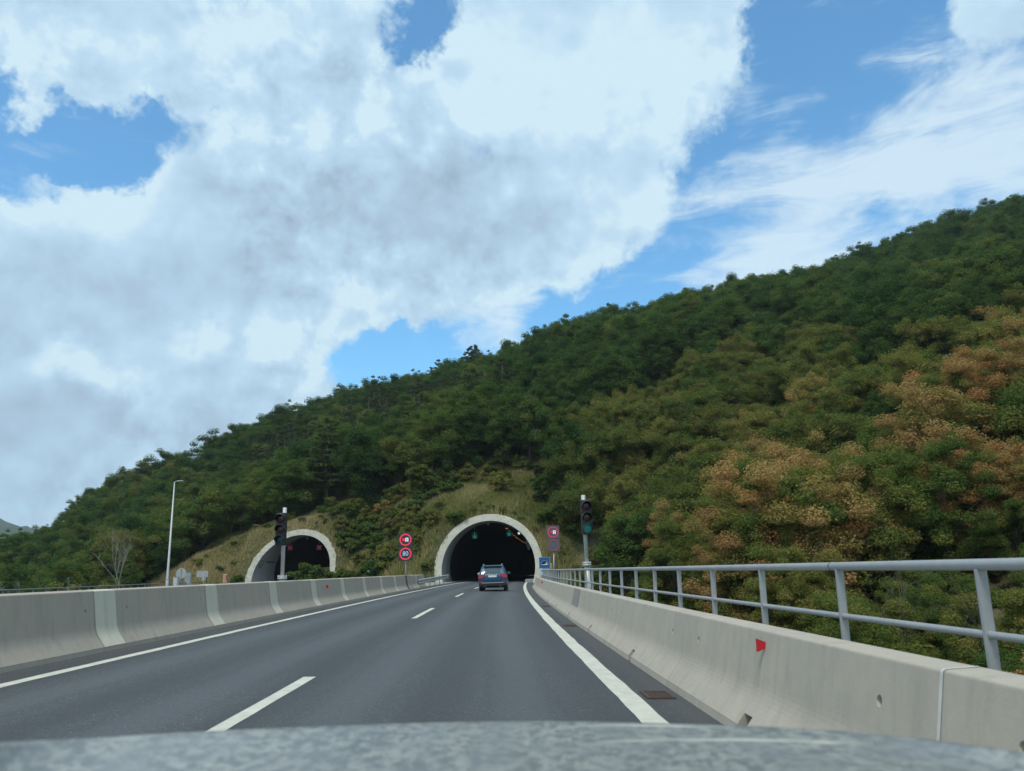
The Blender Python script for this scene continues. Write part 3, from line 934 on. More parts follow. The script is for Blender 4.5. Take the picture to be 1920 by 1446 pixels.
# ----------------------------------------------------------------------------------- crash rail
def crash_rail():
    t = thing('crash_rail', W(-6.6, 60, 0), 0, 'corrugated steel crash rail joining the median barrier to the tunnel mouth', 'crash rail')
    o = Vector(t.location)
    prof = [(0, .0), (.06, .02), (.075, .06), (.06, .10), (0, .13), (-.005, .155), (0, .18), (.06, .21), (.075, .25), (.06, .29), (0, .31)]
    rings = []
    for k in range(15):
        u = k / 14; d = 58.6 + u * 20
        X = -6.62 + 0.25 * u
        zb = 0.30 + 0.27 * u
        rings.append([W(X + x, d, zb + z * 1.15) - o for x, z in prof])
    b = MB(); b.loft(rings, closed=False, smooth=False)
    b.build('beam', MT['galv_pale'], t)
    proto = None
    for k in range(6):
        d = 60 + 3.6 * k
        p = MB().box((0, 0, 0.42), (0.06, 0.12, 0.95)).build('post', MT['galv_dark'], t) if proto is None else bpy.data.objects.new('post', proto.data)
        if proto is None: proto = p
        else: COL.objects.link(p); p.parent = t
        p.location = W(-6.74, d, 0) - o
crash_rail()


# --------------------------------------------------------------------------------------- tunnels
def tunnel(i, name, label, rough_mat, seg=48, depth=150.0):
    o, rz = PORTALS[i]
    t = thing(name, o, rz, label, 'tunnel portal')
    zlow = -0.45
    def arc(Rr, n=seg):
        a0 = math.asin((zlow - ZC) / Rr)
        return [(Rr * math.cos(a0 + (math.pi - 2 * a0) * k / n), ZC + Rr * math.sin(a0 + (math.pi - 2 * a0) * k / n)) for k in range(n + 1)]
    ai, ao = arc(R_IN), arc(R_OUT)
    face = lambda x, z, off=0.0: Vector((x, z * RAKE + off, z))
    # facing ring: front face, thick collar running back into the hill, with slightly uneven stone edge
    b = MB()
    r2 = np.random.default_rng(11 + i)
    j = [0.06 * r2.normal() if i == 1 else 0.012 * r2.normal() for _ in ao]
    A = [face(x, z) for x, z in ai]
    A2 = [face(x + 0.25 * (xo - x), z + .25 * (zo - z), -0.03) for (x, z), (xo, zo) in zip(ai, ao)]
    B = [face(x * (1 + jj / R_OUT), z + jj * 0.5, -0.03) for (x, z), jj in zip(ao, j)]
    C = [face(x, z, 2.6) for x, z in ao]
    b.loft([A, A2, B, C], closed=False)
    b.build('facing_ring', MT['portal_rough'] if rough_mat else MT['portal'], t)
    # lining: pale concrete near the mouth, tunnel shade painted into the colour farther in
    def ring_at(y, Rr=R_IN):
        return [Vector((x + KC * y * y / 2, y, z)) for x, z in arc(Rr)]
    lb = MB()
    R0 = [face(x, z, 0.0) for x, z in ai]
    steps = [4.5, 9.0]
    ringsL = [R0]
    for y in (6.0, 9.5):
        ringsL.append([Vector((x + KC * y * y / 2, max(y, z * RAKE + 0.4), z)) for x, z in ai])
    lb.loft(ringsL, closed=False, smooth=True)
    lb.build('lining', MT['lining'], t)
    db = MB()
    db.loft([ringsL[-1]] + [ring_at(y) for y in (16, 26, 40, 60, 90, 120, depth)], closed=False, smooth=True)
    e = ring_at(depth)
    db.add(e, [list(range(len(e)))])  # unseen end cap, added to keep daylight out of the bore
    db.build('inner_lining', MT['lining_shade'], t)
    if i == 1:
        nb = MB()
        nb.box((-5.12, 7.0, 3.55), (0.10, 3.4, 0.13))
        nb.build('cable_tray', MT['black'], t)
    # floor kerbs
    for s in (-1, 1):
        kb = MB(); n = 12
        rr = []
        for k in range(n):
            y = 0.4 + k * 6.0; c = KC * y * y / 2
            x0, x1 = s * 4.2, s * 5.3
            rr.append([(c + x0, y, -0.3), (c + x0, y, 0.16), (c + x1, y, 0.16), (c + x1, y, -0.3)])
        kb.loft(rr, cap=True)
        kb.build('kerb', MT['lining'], t)
    return t
MT['lining_shade'] = mat('shade_painted_lining', (0.022, 0.022, 0.024), 0.9, var=(0.8, 0.6), col2=(0.012, 0.012, 0.013))  # darkness deep in the bore put into the base colour
tun_r = tunnel(0, 'tunnel_portal', 'pale concrete tunnel mouth over the road, the blue car driving into it', False)
tun_l = tunnel(1, 'tunnel_portal', 'smaller stone faced tunnel mouth beyond the median, half hidden by bushes', True)
# tunnel floor of the other bore
fl = MB()
o_, rz_ = PORTALS[1]
c_, s_ = math.cos(rz_), math.sin(rz_)
pts = []
for y in (-0.4, 30, 60, 100, 148):
    cx = KC * y * y / 2
    pts.append([(o_.x + c_ * (cx + q) - s_ * y, o_.y + s_ * (cx + q) + c_ * y, o_.z) for q in (-4.7, 4.7)])
fl.loft(pts, closed=False)
tag(fl.build('road', MT['asphalt']), kind='structure')
# lettering on the lining wall inside each mouth (tall figures, read along the wall)
def wall_figures(parent, x, y, z, txt, m, size, flip):
    me = text_mesh(txt, size, 0.01)
    me.materials.append(m)
    ang = math.atan2(x, z - ZC)
    o = link('wall_figures', me, parent, (x, y, z))
    o.rotation_euler = (R(90) * 0, ang * 0.8, R(-62) if x > 0 else R(62))
wall_figures(tun_r, 4.62, 4.0, 4.15, '825', MT['figure_white'] if 'figure_white' in MT else mat('white_wall_paint', (0.24, 0.24, 0.23), 0.8, var=(9, .6)), 0.9, 1)
wall_figures(tun_l, -4.72, 2.6, 3.2, '825', mat('black_wall_paint', (0.05, 0.05, 0.05), 0.8, var=(9, .6)), 0.8, -1)

# lane signals hung in the mouths
def lane_signal(kind):
    t = thing('lane_signal')
    MB().box((0, 0, 0), (0.80, 0.14, 0.80), bev=0.015).build('panel', MT['black'], t)
    MB().tube([(0, 0.02, 0.40), (0, 0.02, 1.05)], 0.022, 8).build('rod', MT['galv'], t)
    b = MB()
    if kind == 'arrow':
        b.box((0, -.078, 0.03), (0.075, .012, 0.62))
        for s in (-1, 1):
            b.box((s * .135, -.079, -.155), (0.075, .012, 0.40), rot=Matrix.Rotation(s * R(44), 3, 'Y'))
        # the frame glows faintly along the edge
        b.box((0, -.077, -.36), (0.60, .010, 0.03))
        b.build('arrow', MT['led_green'], t)
    else:
        for s in (-1, 1): b.box((0, -.078 - .002 * s, 0), (0.10, .012, 0.86), rot=Matrix.Rotation(s * R(45), 3, 'Y'))
        b.build('cross', MT['led_cross'], t)
    return t
for (px, py, d, kind, lab) in [(890, 1004, 98, 'arrow', 'green down arrow lane signal over the outer lane of the large tunnel'),
                               (954.5, 999.5, 98, 'arrow', 'green down arrow lane signal over the lane the blue car uses'),
                               (544, 1027.5, 117, 'cross', 'red cross lane signal beside the traffic light pole, in the smaller tunnel'),
                               (598.5, 1026.8, 117, 'cross', 'red cross lane signal nearer the stone edge of the smaller tunnel')]:
    s = lane_signal(kind); s.location = at(px, py, d)
    tag(s, lab, 'lane signal', 'lane signals hung in the tunnel mouths')

p0 = at(973, 1000, 99)
t = thing('tunnel_display', p0, 0, 'small lit white square display near the arch of the large tunnel', 'display')
MB().box((0, 0, 0), (0.40, 0.12, 0.40), bev=0.01).build('housing', MT['black'], t)
MB().box((0, -0.066, 0), (0.27, 0.012, 0.27)).build('light_panel', MT['white_lamp'], t)
t = thing('camera_dome', at(915, 982.5, 97), 0, 'small grey camera under the crown of the large tunnel', 'camera')
MB().tube([(0, 0, 0.30), (0, 0, 0.06)], 0.05, 8).build('mount', MT['galv'], t)
b = MB(); b.tube([(0, 0.1, 0), (0, -0.25, -0.06)], 0.10, 12); b.build('housing', MT['galv_pale'], t)
t = thing('camera_dome', at(576.5, 1009, 116), 0, 'small grey camera under the crown of the smaller tunnel', 'camera')
MB().tube([(0, 0, 0.30), (0, 0, 0.06)], 0.05, 8).build('mount', MT['galv'], t)
b = MB(); b.tube([(0, 0.1, 0), (0, -0.25, -0.06)], 0.10, 12); b.build('housing', MT['galv_pale'], t)
lamp0 = None
for k, d in enumerate((102, 117, 123, 129, 134, 141, 148, 155)):
    if lamp0 is None:
        lamp0 = t = thing('tunnel_lamp')
        MB().box((0, 0, 0.07), (0.34, 1.3, 0.12), bev=0.02).build('lamp_body', MT['black'], t)
        MB().box((0, 0, -0.005), (0.24, 1.1, 0.03)).build('lamp_glass', MT['amber'], t)
    else: t = copy_tree(lamp0)
    t.location = W(-2.9 + 1.45, d, 6.78)
    t.rotation_euler = (0, 0.12, -KC * d)
    tag(t, 'amber tunnel lamp in the row under the ceiling of the large tunnel', 'tunnel lamp', 'amber lamps under the tunnel ceiling')

# --------------------------------------------------------------------------------- traffic lights
def traffic_light(base, ztop, zhead, side, label, lit, flange_z, lower_r):
    t = thing('traffic_light', base, 0, label, 'traffic light')
    h = ztop - base.z
    MB().tube([(0, 0, flange_z - .02), (0, 0, h)], 0.066, 16).build('pole', MT['galv_pale'], t)
    lo = MB().tube([(0, 0, -0.5), (0, 0, flange_z)], lower_r, 16)
    lo.build('lower_pole', MT['galv_pale'], t)
    fb = MB()
    fb.tube([(0, 0, flange_z - .05), (0, 0, flange_z)], lower_r + .05, 16)
    fb.tube([(0, 0, flange_z + .012), (0, 0, flange_z + .05)], lower_r + .045, 16)
    for k in range(6):
        a = math.pi * k / 3
        fb.tube([((lower_r + .028) * math.cos(a), (lower_r + .028) * math.sin(a), flange_z - .08), ((lower_r + .028) * math.cos(a), (lower_r + .028) * math.sin(a), flange_z + .08)], .012, 6)
    fb.build('flange', MT['galv_pale'], t)
    zc = zhead - base.z
    hd = MB(); P = 0.352
    hx = 0.045 * side
    hd.box((hx, -0.20, zc), (0.345, 0.20, 3 * P + .03), bev=0.025)
    for z in (zc + P * 1.3, zc - P * 1.3): hd.box((hx * .5, -0.075, z), (0.07, 0.12, 0.05))
    head = hd.build('signal_head', MT['black'], t)
    for k, nm in enumerate(('red', 'amber', 'green')):
        z = zc + P * (1 - k)
        ml = MT['lens_red'] if nm == 'red' else MT['lens_amber'] if nm == 'amber' else (MT['lens_green_on'] if lit else MT['lens_green'])
        b = MB()
        rings = []
        for q in range(5):
            rr = 0.138 * math.cos(q / 4 * 1.45); yy = -0.302 - 0.035 * math.sin(q / 4 * 1.45)
            rings.append([(hx + rr * math.cos(2 * math.pi * a / 24), yy, z + rr * math.sin(2 * math.pi * a / 24)) for a in range(24)])
        b.loft(rings, smooth=True)
        l = b.build('lens', ml, head)
        l['label'] = f'{nm} lens' + (', lit' if lit and nm == 'green' else ', unlit')
        v = MB(); vr = []
        for (yy, rr, cut) in ((-0.29, 0.158, 0.0), (-0.40, 0.157, 0.25), (-0.50, 0.155, 0.65)):
            a0 = -0.55 + cut
            out_ = [(hx + rr * math.cos(a0 + (math.pi - 2 * a0) * q / 16), yy, z - (0.02 if yy < -.45 else 0) + rr * math.sin(a0 + (math.pi - 2 * a0) * q / 16)) for q in range(17)]
            vr.append(out_)
        v.loft(vr, closed=False, smooth=True)
        inn = [[(hx + (x - hx) * .95, y, z + (zz - z) * .95) for x, y, zz in r] for r in vr]
        v.loft(inn, closed=False, smooth=True)
        v.loft([vr[-1], inn[-1]], closed=False)
        v.build('visor', MT['black'], head, fix=False)
    return t
dT = 24.3
pb = at(1103, 1105, dT); pt = at(1095.5, 928.5, dT); ph = at(1101.5, 970.5, dT)
base = Vector((pb.x - .0, dT, W(2.7, dT).z))
traffic_light(base, pt.z, ph.z, 1, 'traffic light with lit green lens on a steel pole beside the hand rail', True, at(1100, 1058, dT).z - base.z, 0.090)
dT = 26.3
pb = at(529.5, 1085, dT); pt = at(533, 952, dT); ph = at(527, 993, dT)
base = Vector((at(530, 1060, dT).x, dT, W(-7.2, dT).z))
tl2 = traffic_light(base, pt.z, ph.z, -1, 'unlit traffic light on a steel pole behind the taupe median barrier', False, at(529, 1083, dT).z - base.z, 0.11)

# ------------------------------------------------------------------------------ lit speed signs
def pictogram(parent, m_l, m_r, s, y):
    def lorry(cx, sc):
        b = MB()
        b.box((cx - .03 * sc, y, 0.02), (0.16 * sc, .010, 0.17 * sc))
        b.box((cx + .085 * sc, y, -0.01), (0.06 * sc, .010, 0.11 * sc))
        for q in (-.07, .06): b.box((cx + q * sc, y, -.095 * sc), (0.05 * sc, .010, 0.05 * sc))
        return b
    lorry(-.105 * s, 0.95).build('car_symbol', m_l, parent)
    b = MB(); cx, sc = .10 * s, 1.1
    b.box((cx, y, .095 * sc), (0.18 * sc, .010, 0.05)); 
    for q in (-.065, .065): b.box((cx + q * sc, y, -.01), (0.055 * sc, .010, 0.17 * sc))
    b.box((cx, y, -.035), (0.07 * sc, .010, 0.05))
    for q in (-.06, .06): b.box((cx + q * sc, y, -.115 * sc), (0.045 * sc, .010, 0.05 * sc))
    b.build('lorry_symbol', m_r, parent)

def speed_sign(base, zmid, w, label, mats, post_r=0.055, strut=False):
    """two stacked display panels on a post; zmid = world height of the line between the panels"""
    (pan1, ring1, symL, symR), (pan2, ring2, dig) = mats
    t = thing('variable_speed_sign', base, 0, label, 'traffic sign')
    zm = zmid - base.z
    MB().tube([(0, 0.10, -0.4), (0, 0.10, zm + w * .9)], post_r, 12).build('post', MT['galv'], t)
    if strut: MB().tube([(0.02, 0.06, zm - w * 1.02), (-0.16, -0.02, 1.1)], 0.035, 8).build('strut', MT['galv_pale'], t)
    up = MB().box((0, 0, 0), (w, 0.14, w * 1.0 - .02), bev=0.012).build('upper_panel', pan1, t, loc=(0, 0, zm + w / 2))
    lo = MB().box((0, 0, 0), (w, 0.14, w * 1.0 - .02), bev=0.012).build('lower_panel', pan2, t, loc=(0, 0, zm - w / 2))
    MB().disc((0, -.0705, 0), w * .435, th=.008, r_in=w * .345, n=40).build('red_ring', ring1, up)
    MB().disc((0, -.0705, 0), w * .435, th=.008, r_in=w * .345, n=40).build('red_ring', ring2, lo)
    pictogram(up, symL, symR, 1.0, -.075)
    me = text_mesh('80', w * .47, 0.004, 0.92); me.materials.append(dig)
    link('figures', me, lo, (0, -.0755, -0.005))
    return t
d1 = 54.0
c1 = at(760.5, 1025.3, d1)
speed_sign(Vector((c1.x, d1, W(-7.2, d1).z)), c1.z, 0.96, 'lit red speed limit 80 sign on a post above the median barrier',
           ((MT['vms'], MT['led_red'], MT['led_red'], MT['led_white']), (MT['vms'], MT['led_red'], MT['led_blue'])))
d2 = 58.0
c2 = at(1036.5, 1010.3, d2)
speed_sign(Vector((at(1040, 1070, d2).x, d2, W(4.9, d2).z - .3)), c2.z, 0.97, 'speed limit sign with a faint lower ring, beside the wooded side of the tunnel',
           ((MT['vms_dim'], MT['led_red_mid'], MT['led_red_mid'], MT['led_white']), (MT['vms_dim'], MT['led_red_dim'], MT['led_blue_dim'])), strut=True)

# blue tunnel sign with a plate under it
d3 = 56.8
c3 = at(1021, 1055.3, d3)
t = thing('tunnel_sign', Vector((c3.x, d3, W(4.4, d3).z - .3)), 0, 'blue square tunnel sign with a pale plate below, beside the tunnel mouth', 'traffic sign')
zb = c3.z - t.location.z
MB().tube([(0, 0.05, -0.2), (0, 0.05, zb + .35)], 0.038, 10).build('post', MT['galv'], t)
w = 0.82
sp = MB().box((0, 0, 0), (w, 0.03, w), bev=0.006).build('sign_panel', MT['sign_blue'], t, loc=(0, 0, zb))
b = MB()
for s in (-1, 1):
    b.box((s * (w / 2 - .012), -.0165, 0), (.018, .006, w - .02)); b.box((0, -.017, s * (w / 2 - .012)), (w - .02, .006, .018))
b.build('white_border', MT['sign_pale'], sp)
n = 24
arcp = [(0.27 * math.cos(math.pi * k / n), -.017, -.14 + 0.27 * math.sin(math.pi * k / n)) for k in range(n + 1)]
b = MB(); b.add(arcp + [(x, y - .006, z) for x, y, z in arcp], [list(range(n + 1)), list(range(n + 1, 2 * n + 2))[::-1]])
b.build('tunnel_symbol', MT['sign_black'], sp, fix=False)
oa = [(0.29 * math.cos(math.pi * k / n), -.018, -.14 + 0.29 * math.sin(math.pi * k / n)) for k in range(n + 1)]
ia = [(0.27 * math.cos(math.pi * k / n), -.018, -.14 + 0.27 * math.sin(math.pi * k / n)) for k in range(n + 1)]
MB().loft([oa, ia], closed=False).build('arch_outline', MT['sign_pale'], sp, fix=False)
MB().add([(-.26, -.0255, -.16), (.27, -.0255, -.16), (.20, -.0255, -.10), (.165, -.0255, .02), (.13, -.0255, .03), (.09, -.0255, -.06), (-.05, -.0255, -.115), (-.24, -.0255, -.125)],
         [[0, 1, 2, 3, 4, 5, 6, 7]]).build('road_symbol', MT['sign_white'], sp, fix=False)
pl = MB().box((0, 0, 0), (0.70, 0.03, 0.42), bev=0.005).build('lower_plate', MT['sign_pale'], t, loc=(0, 0, zb - .66))
b = MB()
for (x, z, ww) in ((-.16, .10, .16), (.03, .10, .14), (.19, .10, .10), (-.08, -.06, .16), (.12, -.06, .12)): b.box((x, -.017, z), (ww, .006, .075))
b.build('print', MT['sign_blue'], pl)

# faded orange board behind the sign
pm = at(1033, 1063, 57.6)
t = thing('marker_board', Vector((pm.x, 57.6, W(4.7, 57.6).z - .3)), 0, 'small pale orange marker board behind the blue tunnel sign', 'marker board')
zz = pm.z - t.location.z
MB().tube([(0, 0.03, 0), (0, 0.03, zz + .2)], 0.025, 8).build('post', MT['galv'], t)
MB().box((0, 0, zz), (0.17, 0.03, 0.55), bev=0.01).build('board', MT['orange'], t)

# --------------------------------------------------------------- lamp post, sign backs, cabinets
dl = 78.0
pb, pt = at(311, 1098, dl), at(320.5, 904, dl)
t = thing('lamp_post', Vector((pb.x + .1, dl, -0.6)), 0, 'tall slim grey lamp post in front of the woods beyond the median', 'lamp post')
h = pt.z - t.location.z
MB().tube([(0, 0, 0), (0, 0, 2.2), (0, 0, 2.25), (0, 0, h)], [0.15, 0.14, 0.12, 0.055], 14).build('pole', MT['galv_pale'], t)
MB().tube([(0, 0, h - .05), (0.04, -.05, h + .03), (0.45, -.1, h + .06)], 0.03, 8).build('arm', MT['galv_pale'], t)
MB().box((0.62, -.12, h + .07), (0.62, 0.26, 0.09), bev=0.03).build('lamp_head', MT['galv_pale'], t)

def ground_z(x, y): return float(terrain(np.array([x]), np.array([y]))[0])

def roadside(name, px, py, d, label, cat):
    p = at(px, py, d); z0 = min(ground_z(p.x, d), p.z - .3)
    t = thing(name, Vector((p.x, d, z0)), 0, label, cat)
    return t, p.z - z0
t, z = roadside('round_sign', 339.5, 1075.5, 84, 'grey back of a round road sign beyond the median', 'traffic sign')
MB().tube([(0.02, -.05, 0), (0.02, -.05, z + .52)], 0.04, 10).build('post', MT['galv_dark'], t)
MB().disc((0, 0.0, z), 0.56, th=0.02, n=36).build('sign_disc', MT['sign_back'], t)
t, z = roadside('direction_sign', 379.5, 1076.5, 86, 'pale back of a rectangular road sign with a small plate below', 'traffic sign')
MB().tube([(0.22, -.05, 0), (0.22, -.05, z + .32)], 0.032, 10).build('post', MT['galv'], t)
MB().box((0, 0, z), (1.22, 0.03, 0.66)).build('sign_panel', MT['sign_back'], t)
MB().box((0.17, 0, z - .52), (0.40, 0.03, 0.34)).build('lower_plate', MT['sign_back'], t)
def cabinet(px, d, ytop, ybot, wpx, m, label, depth=0.45):
    p = at(px, ytop, d); w_ = wpx / FPX * d; h_ = (ybot - ytop) / FPX * d + 1.0
    t = thing('roadside_cabinet', Vector((p.x, d, p.z - h_)), 0, label, 'cabinet')
    MB().box((0, 0, h_ / 2), (w_, depth, h_), bev=0.02).build('body', m, t)
    MB().box((0, 0, h_ + .015), (w_ + .06, depth + .06, 0.03)).build('lid', m, t)
    MB().box((0, -depth / 2 - .008, h_ * .5), (w_ * .86, 0.012, h_ * .84)).build('door', m, t)
cabinet(330.5, 80, 1082.5, 1099, 7.5, MT['cabinet'], 'white roadside cabinet in front of the round sign back')
cabinet(353.5, 85, 1073.5, 1098, 10, MT['sign_back'], 'tall grey roadside cabinet between the two sign backs')
cabinet(314.5, 77, 1086, 1100, 4, MT['cabinet'], 'narrow pale box at the foot of the lamp post', 0.25)
t, z = roadside('emergency_post', 422.5, 1085, 92, 'faded orange emergency post at the foot of the grassy slope', 'emergency post')
MB().box((0, 0, z), (0.50, 0.35, 1.02), bev=0.05).build('body', MT['orange'], t)
MB().box((0, 0, z / 2 - .3), (0.18, 0.18, z - .3)).build('stand', MT['galv_dark'], t)
MB().box((.17, -.178, z + .1), (0.09, 0.01, 0.6)).build('panel', MT['iron'], t)
t, z = roadside('marker_post', 690.5, 1071.5, 97, 'small white marker plate in the grass between the tunnel mouths', 'marker post')
MB().tube([(0, 0.02, 0), (0, 0.02, z + .1)], 0.02, 8).build('post', MT['galv'], t)
MB().box((0, 0, z), (0.22, 0.02, 0.22)).build('plate', MT['sign_white'], t)
t, z = roadside('marker_post', 661, 954, 117, 'white post among the shrubs above the slope between the tunnels', 'marker post')
MB().box((0, 0, z / 2), (0.22, 0.16, z + .5), bev=0.02).build('post', MT['cabinet'], t)
MB().box((0, 0, z / 2 + z / 2 + .28), (0.26, 0.2, 0.06), bev=0.01).build('cap', MT['galv'], t)

# pale wall at the edge of the view, beyond the other carriageway
pa, pb = at(-190, 1089.5, 88), at(35, 1090.5, 92)
b = MB()
dirv = (pb - pa).normalized(); nrm = Vector((-dirv.y, dirv.x, 0))
zt = pa.z
b.add([pa + Vector((0, 0, 0)), pb, pb + Vector((1.2, 0, -5)), pa + Vector((0, 0, -5)),
       pa + nrm * .5, pb + nrm * .5, pb + nrm * .5 + Vector((1.2, 0, -5)), pa + nrm * .5 + Vector((0, 0, -5))],
      [[3, 2, 1, 0], [4, 5, 6, 7], [0, 1, 5, 4], [1, 2, 6, 5], [3, 0, 4, 7]])
tag(b.build('retaining_wall', MT['wallstone']), 'pale grey wall beyond the thin hand rail, at the edge of the view', 'wall')

# --------------------------------------------------------------------------------- the car ahead
def suv():
    dC = 50.6
    p = W(-0.69, dC, 0.0)
    t = thing('parked_car', p, -KC * dC - .012, 'dark blue sport utility car seen from behind, driving into the large tunnel', 'car')
    t.name = 'car'
    def half(st):
        y, w, zb, zt, inset = st
        pr = [(0, zb), (w * .80, zb), (w * .93, zb + .10), (w * .995, zb + .24), (w, zb + .40), (w * .985, zt - .22), (w * .955, zt - .06), (w * .90, zt), (w * .5, zt + .015), (0, zt + .02)]
        return [(x, y, z) for x, z in pr] + [(-x, y, z) for x, z in pr[-2:0:-1]]
    b = MB()
    st = [(0.00, .86, .42, 1.06, 0), (0.05, .905, .34, 1.09, 0), (0.22, .935, .30, 1.10, 0), (0.8, .94, .28, 1.09, 0), (1.6, .935, .27, 1.06, 0), (2.7, .935, .27, 1.04, 0), (3.4, .92, .28, 1.02, 0), (4.0, .88, .30, .95, 0), (4.3, .78, .36, .82, 0), (4.38, .66, .42, .70, 0)]
    b.loft([half(s) for s in st], cap=True, smooth=True)
    body = b.build('body', MT['paint_blue'], t)
    def rect(x, y0, y1, z, r=0.12):
        out = []
        for cx, cy, a in ((x - r, y1 - r, 0), (-(x - r), y1 - r, 90), (-(x - r), y0 + r, 180), (x - r, y0 + r, 270)):
            for q in range(5):
                th = R(a + 22.5 * q); out.append((cx + r * math.cos(th), cy + r * math.sin(th), z))
        return out
    c = MB()
    c.loft([rect(.88, .06, 3.3, 1.04), rect(.85, .16, 3.05, 1.20), rect(.79, .30, 2.70, 1.40), rect(.715, .42, 2.35, 1.57), rect(.66, .50, 2.2, 1.635), rect(.55, .62, 2.05, 1.665)], smooth=True)
    c.add(rect(.55, .62, 2.05, 1.665), [list(range(20))])
    c.build('cabin', MT['paint_blue'], t)
    # rear window, proud of the tailgate
    def rear_y(z): return float(np.interp(z, [1.04, 1.20, 1.40, 1.57, 1.635], [.06, .16, .30, .42, .50]))
    g = MB(); rr = []
    for z, x in ((1.09, .72), (1.12, .775), (1.40, .70), (1.53, .635), (1.56, .60)):
        rr.append([(q * x, rear_y(z) - .014 + .03 * abs(q) ** 3, z) for q in (-1, -.8, -.4, 0, .4, .8, 1)])
    g.loft(rr, closed=False, smooth=True)
    g.build('rear_window', MT['car_glass'], t)
    for s in (-1, 1):
        g = MB()
        g.add([(s * .868, .55, 1.14), (s * .868, 2.85, 1.14), (s * .757, 2.25, 1.50), (s * .757, .72, 1.50)], [[0, 1, 2, 3]])
        g.build('side_window', MT['car_glass'], t)
    MB().box((0, .40, 1.60), (1.18, .26, .035), bev=.012).build('roof_spoiler', MT['paint_blue'], t)
    for s in (-1, 1):
        MB().tube([(s * .60, .55, 1.655), (s * .615, .68, 1.725), (s * .625, 1.9, 1.725), (s * .62, 2.05, 1.66)], .022, 8).build('roof_rail', MT['chrome'], t)
        m = MB(); m.box((s * 1.005, 2.45, 1.12), (.22, .13, .15), bev=.04); m.box((s * .90, 2.45, 1.09), (.12, .06, .05))
        m.build('mirror', MT['galv_pale'] if s < 0 else MT['paint_blue'], t)
        L = MB()
        L.add([(s * .925, .015, 1.07), (s * .47, -.030, 1.085), (s * .50, -.034, .98), (s * .60, -.030, .90), (s * .935, .010, .84), (s * .962, .30, .96), (s * .952, .30, 1.05)],
              [[0, 1, 2, 3, 4], [0, 4, 5, 6]])
        L.build('tail_lamp', MT['tail'], t, fix=False)
        MB().box((s * .72, -.012, .60), (.24, .03, .05), bev=.01).build('rear_reflector', MT['tail'], t)
    MB().box((0, -.012, .955), (.54, .02, .125), bev=.006).build('number_plate', MT['plate'], t)
    me = text_mesh('S K O D A', .115, .004, 1.2); me.materials.append(MT['plate'])
    link('lettering', me, t, (0, -.036, 1.068))
    bp = MB()
    bp.box((0, .10, .46), (1.80, .30, .26), bev=.05)
    bumper = bp.build('bumper', MT['plastic'], t)
    MB().box((0, -.062, .535), (1.42, .03, .05), bev=.012).build('trim_strip', MT['skid'], bumper)
    MB().box((0, -.02, 1.185), (.34, .03, .02), rot=Matrix.Rotation(.12, 3, 'Y')).build('rear_wiper', MT['plastic'], t)
    for y in (.82, 3.45):
        for s in (-1, 1):
            wl = thing('wheel'); wl.parent = t; wl.location = (s * .80, y, .345)
            tb = MB()
            rings = []
            for x, rr in ((-.115, .22), (-.118, .31), (-.09, .345), (.09, .345), (.118, .31), (.115, .22)):
                rings.append([(x, rr * math.cos(2 * math.pi * k / 28), rr * math.sin(2 * math.pi * k / 28)) for k in range(28)])
            tb.loft(rings, smooth=False); tb.build('tyre', MT['rubber'], wl)
            rb = MB(); rb.disc((s * .10, 0, 0), .225, axis='x', n=28, th=.02, sgn=1); rb.build('rim', MT['rim'], wl)
    # underside
    MB().box((0, 1.9, .27), (1.45, 3.4, .10), bev=.03).build('underbody', MT['plastic'], t)
    for s in (-1, 1):
        MB().tube([(s * .5, -.02, .34), (s * .5, .35, .34)], .035, 10).build('exhaust', MT['chrome'], t)
suv()

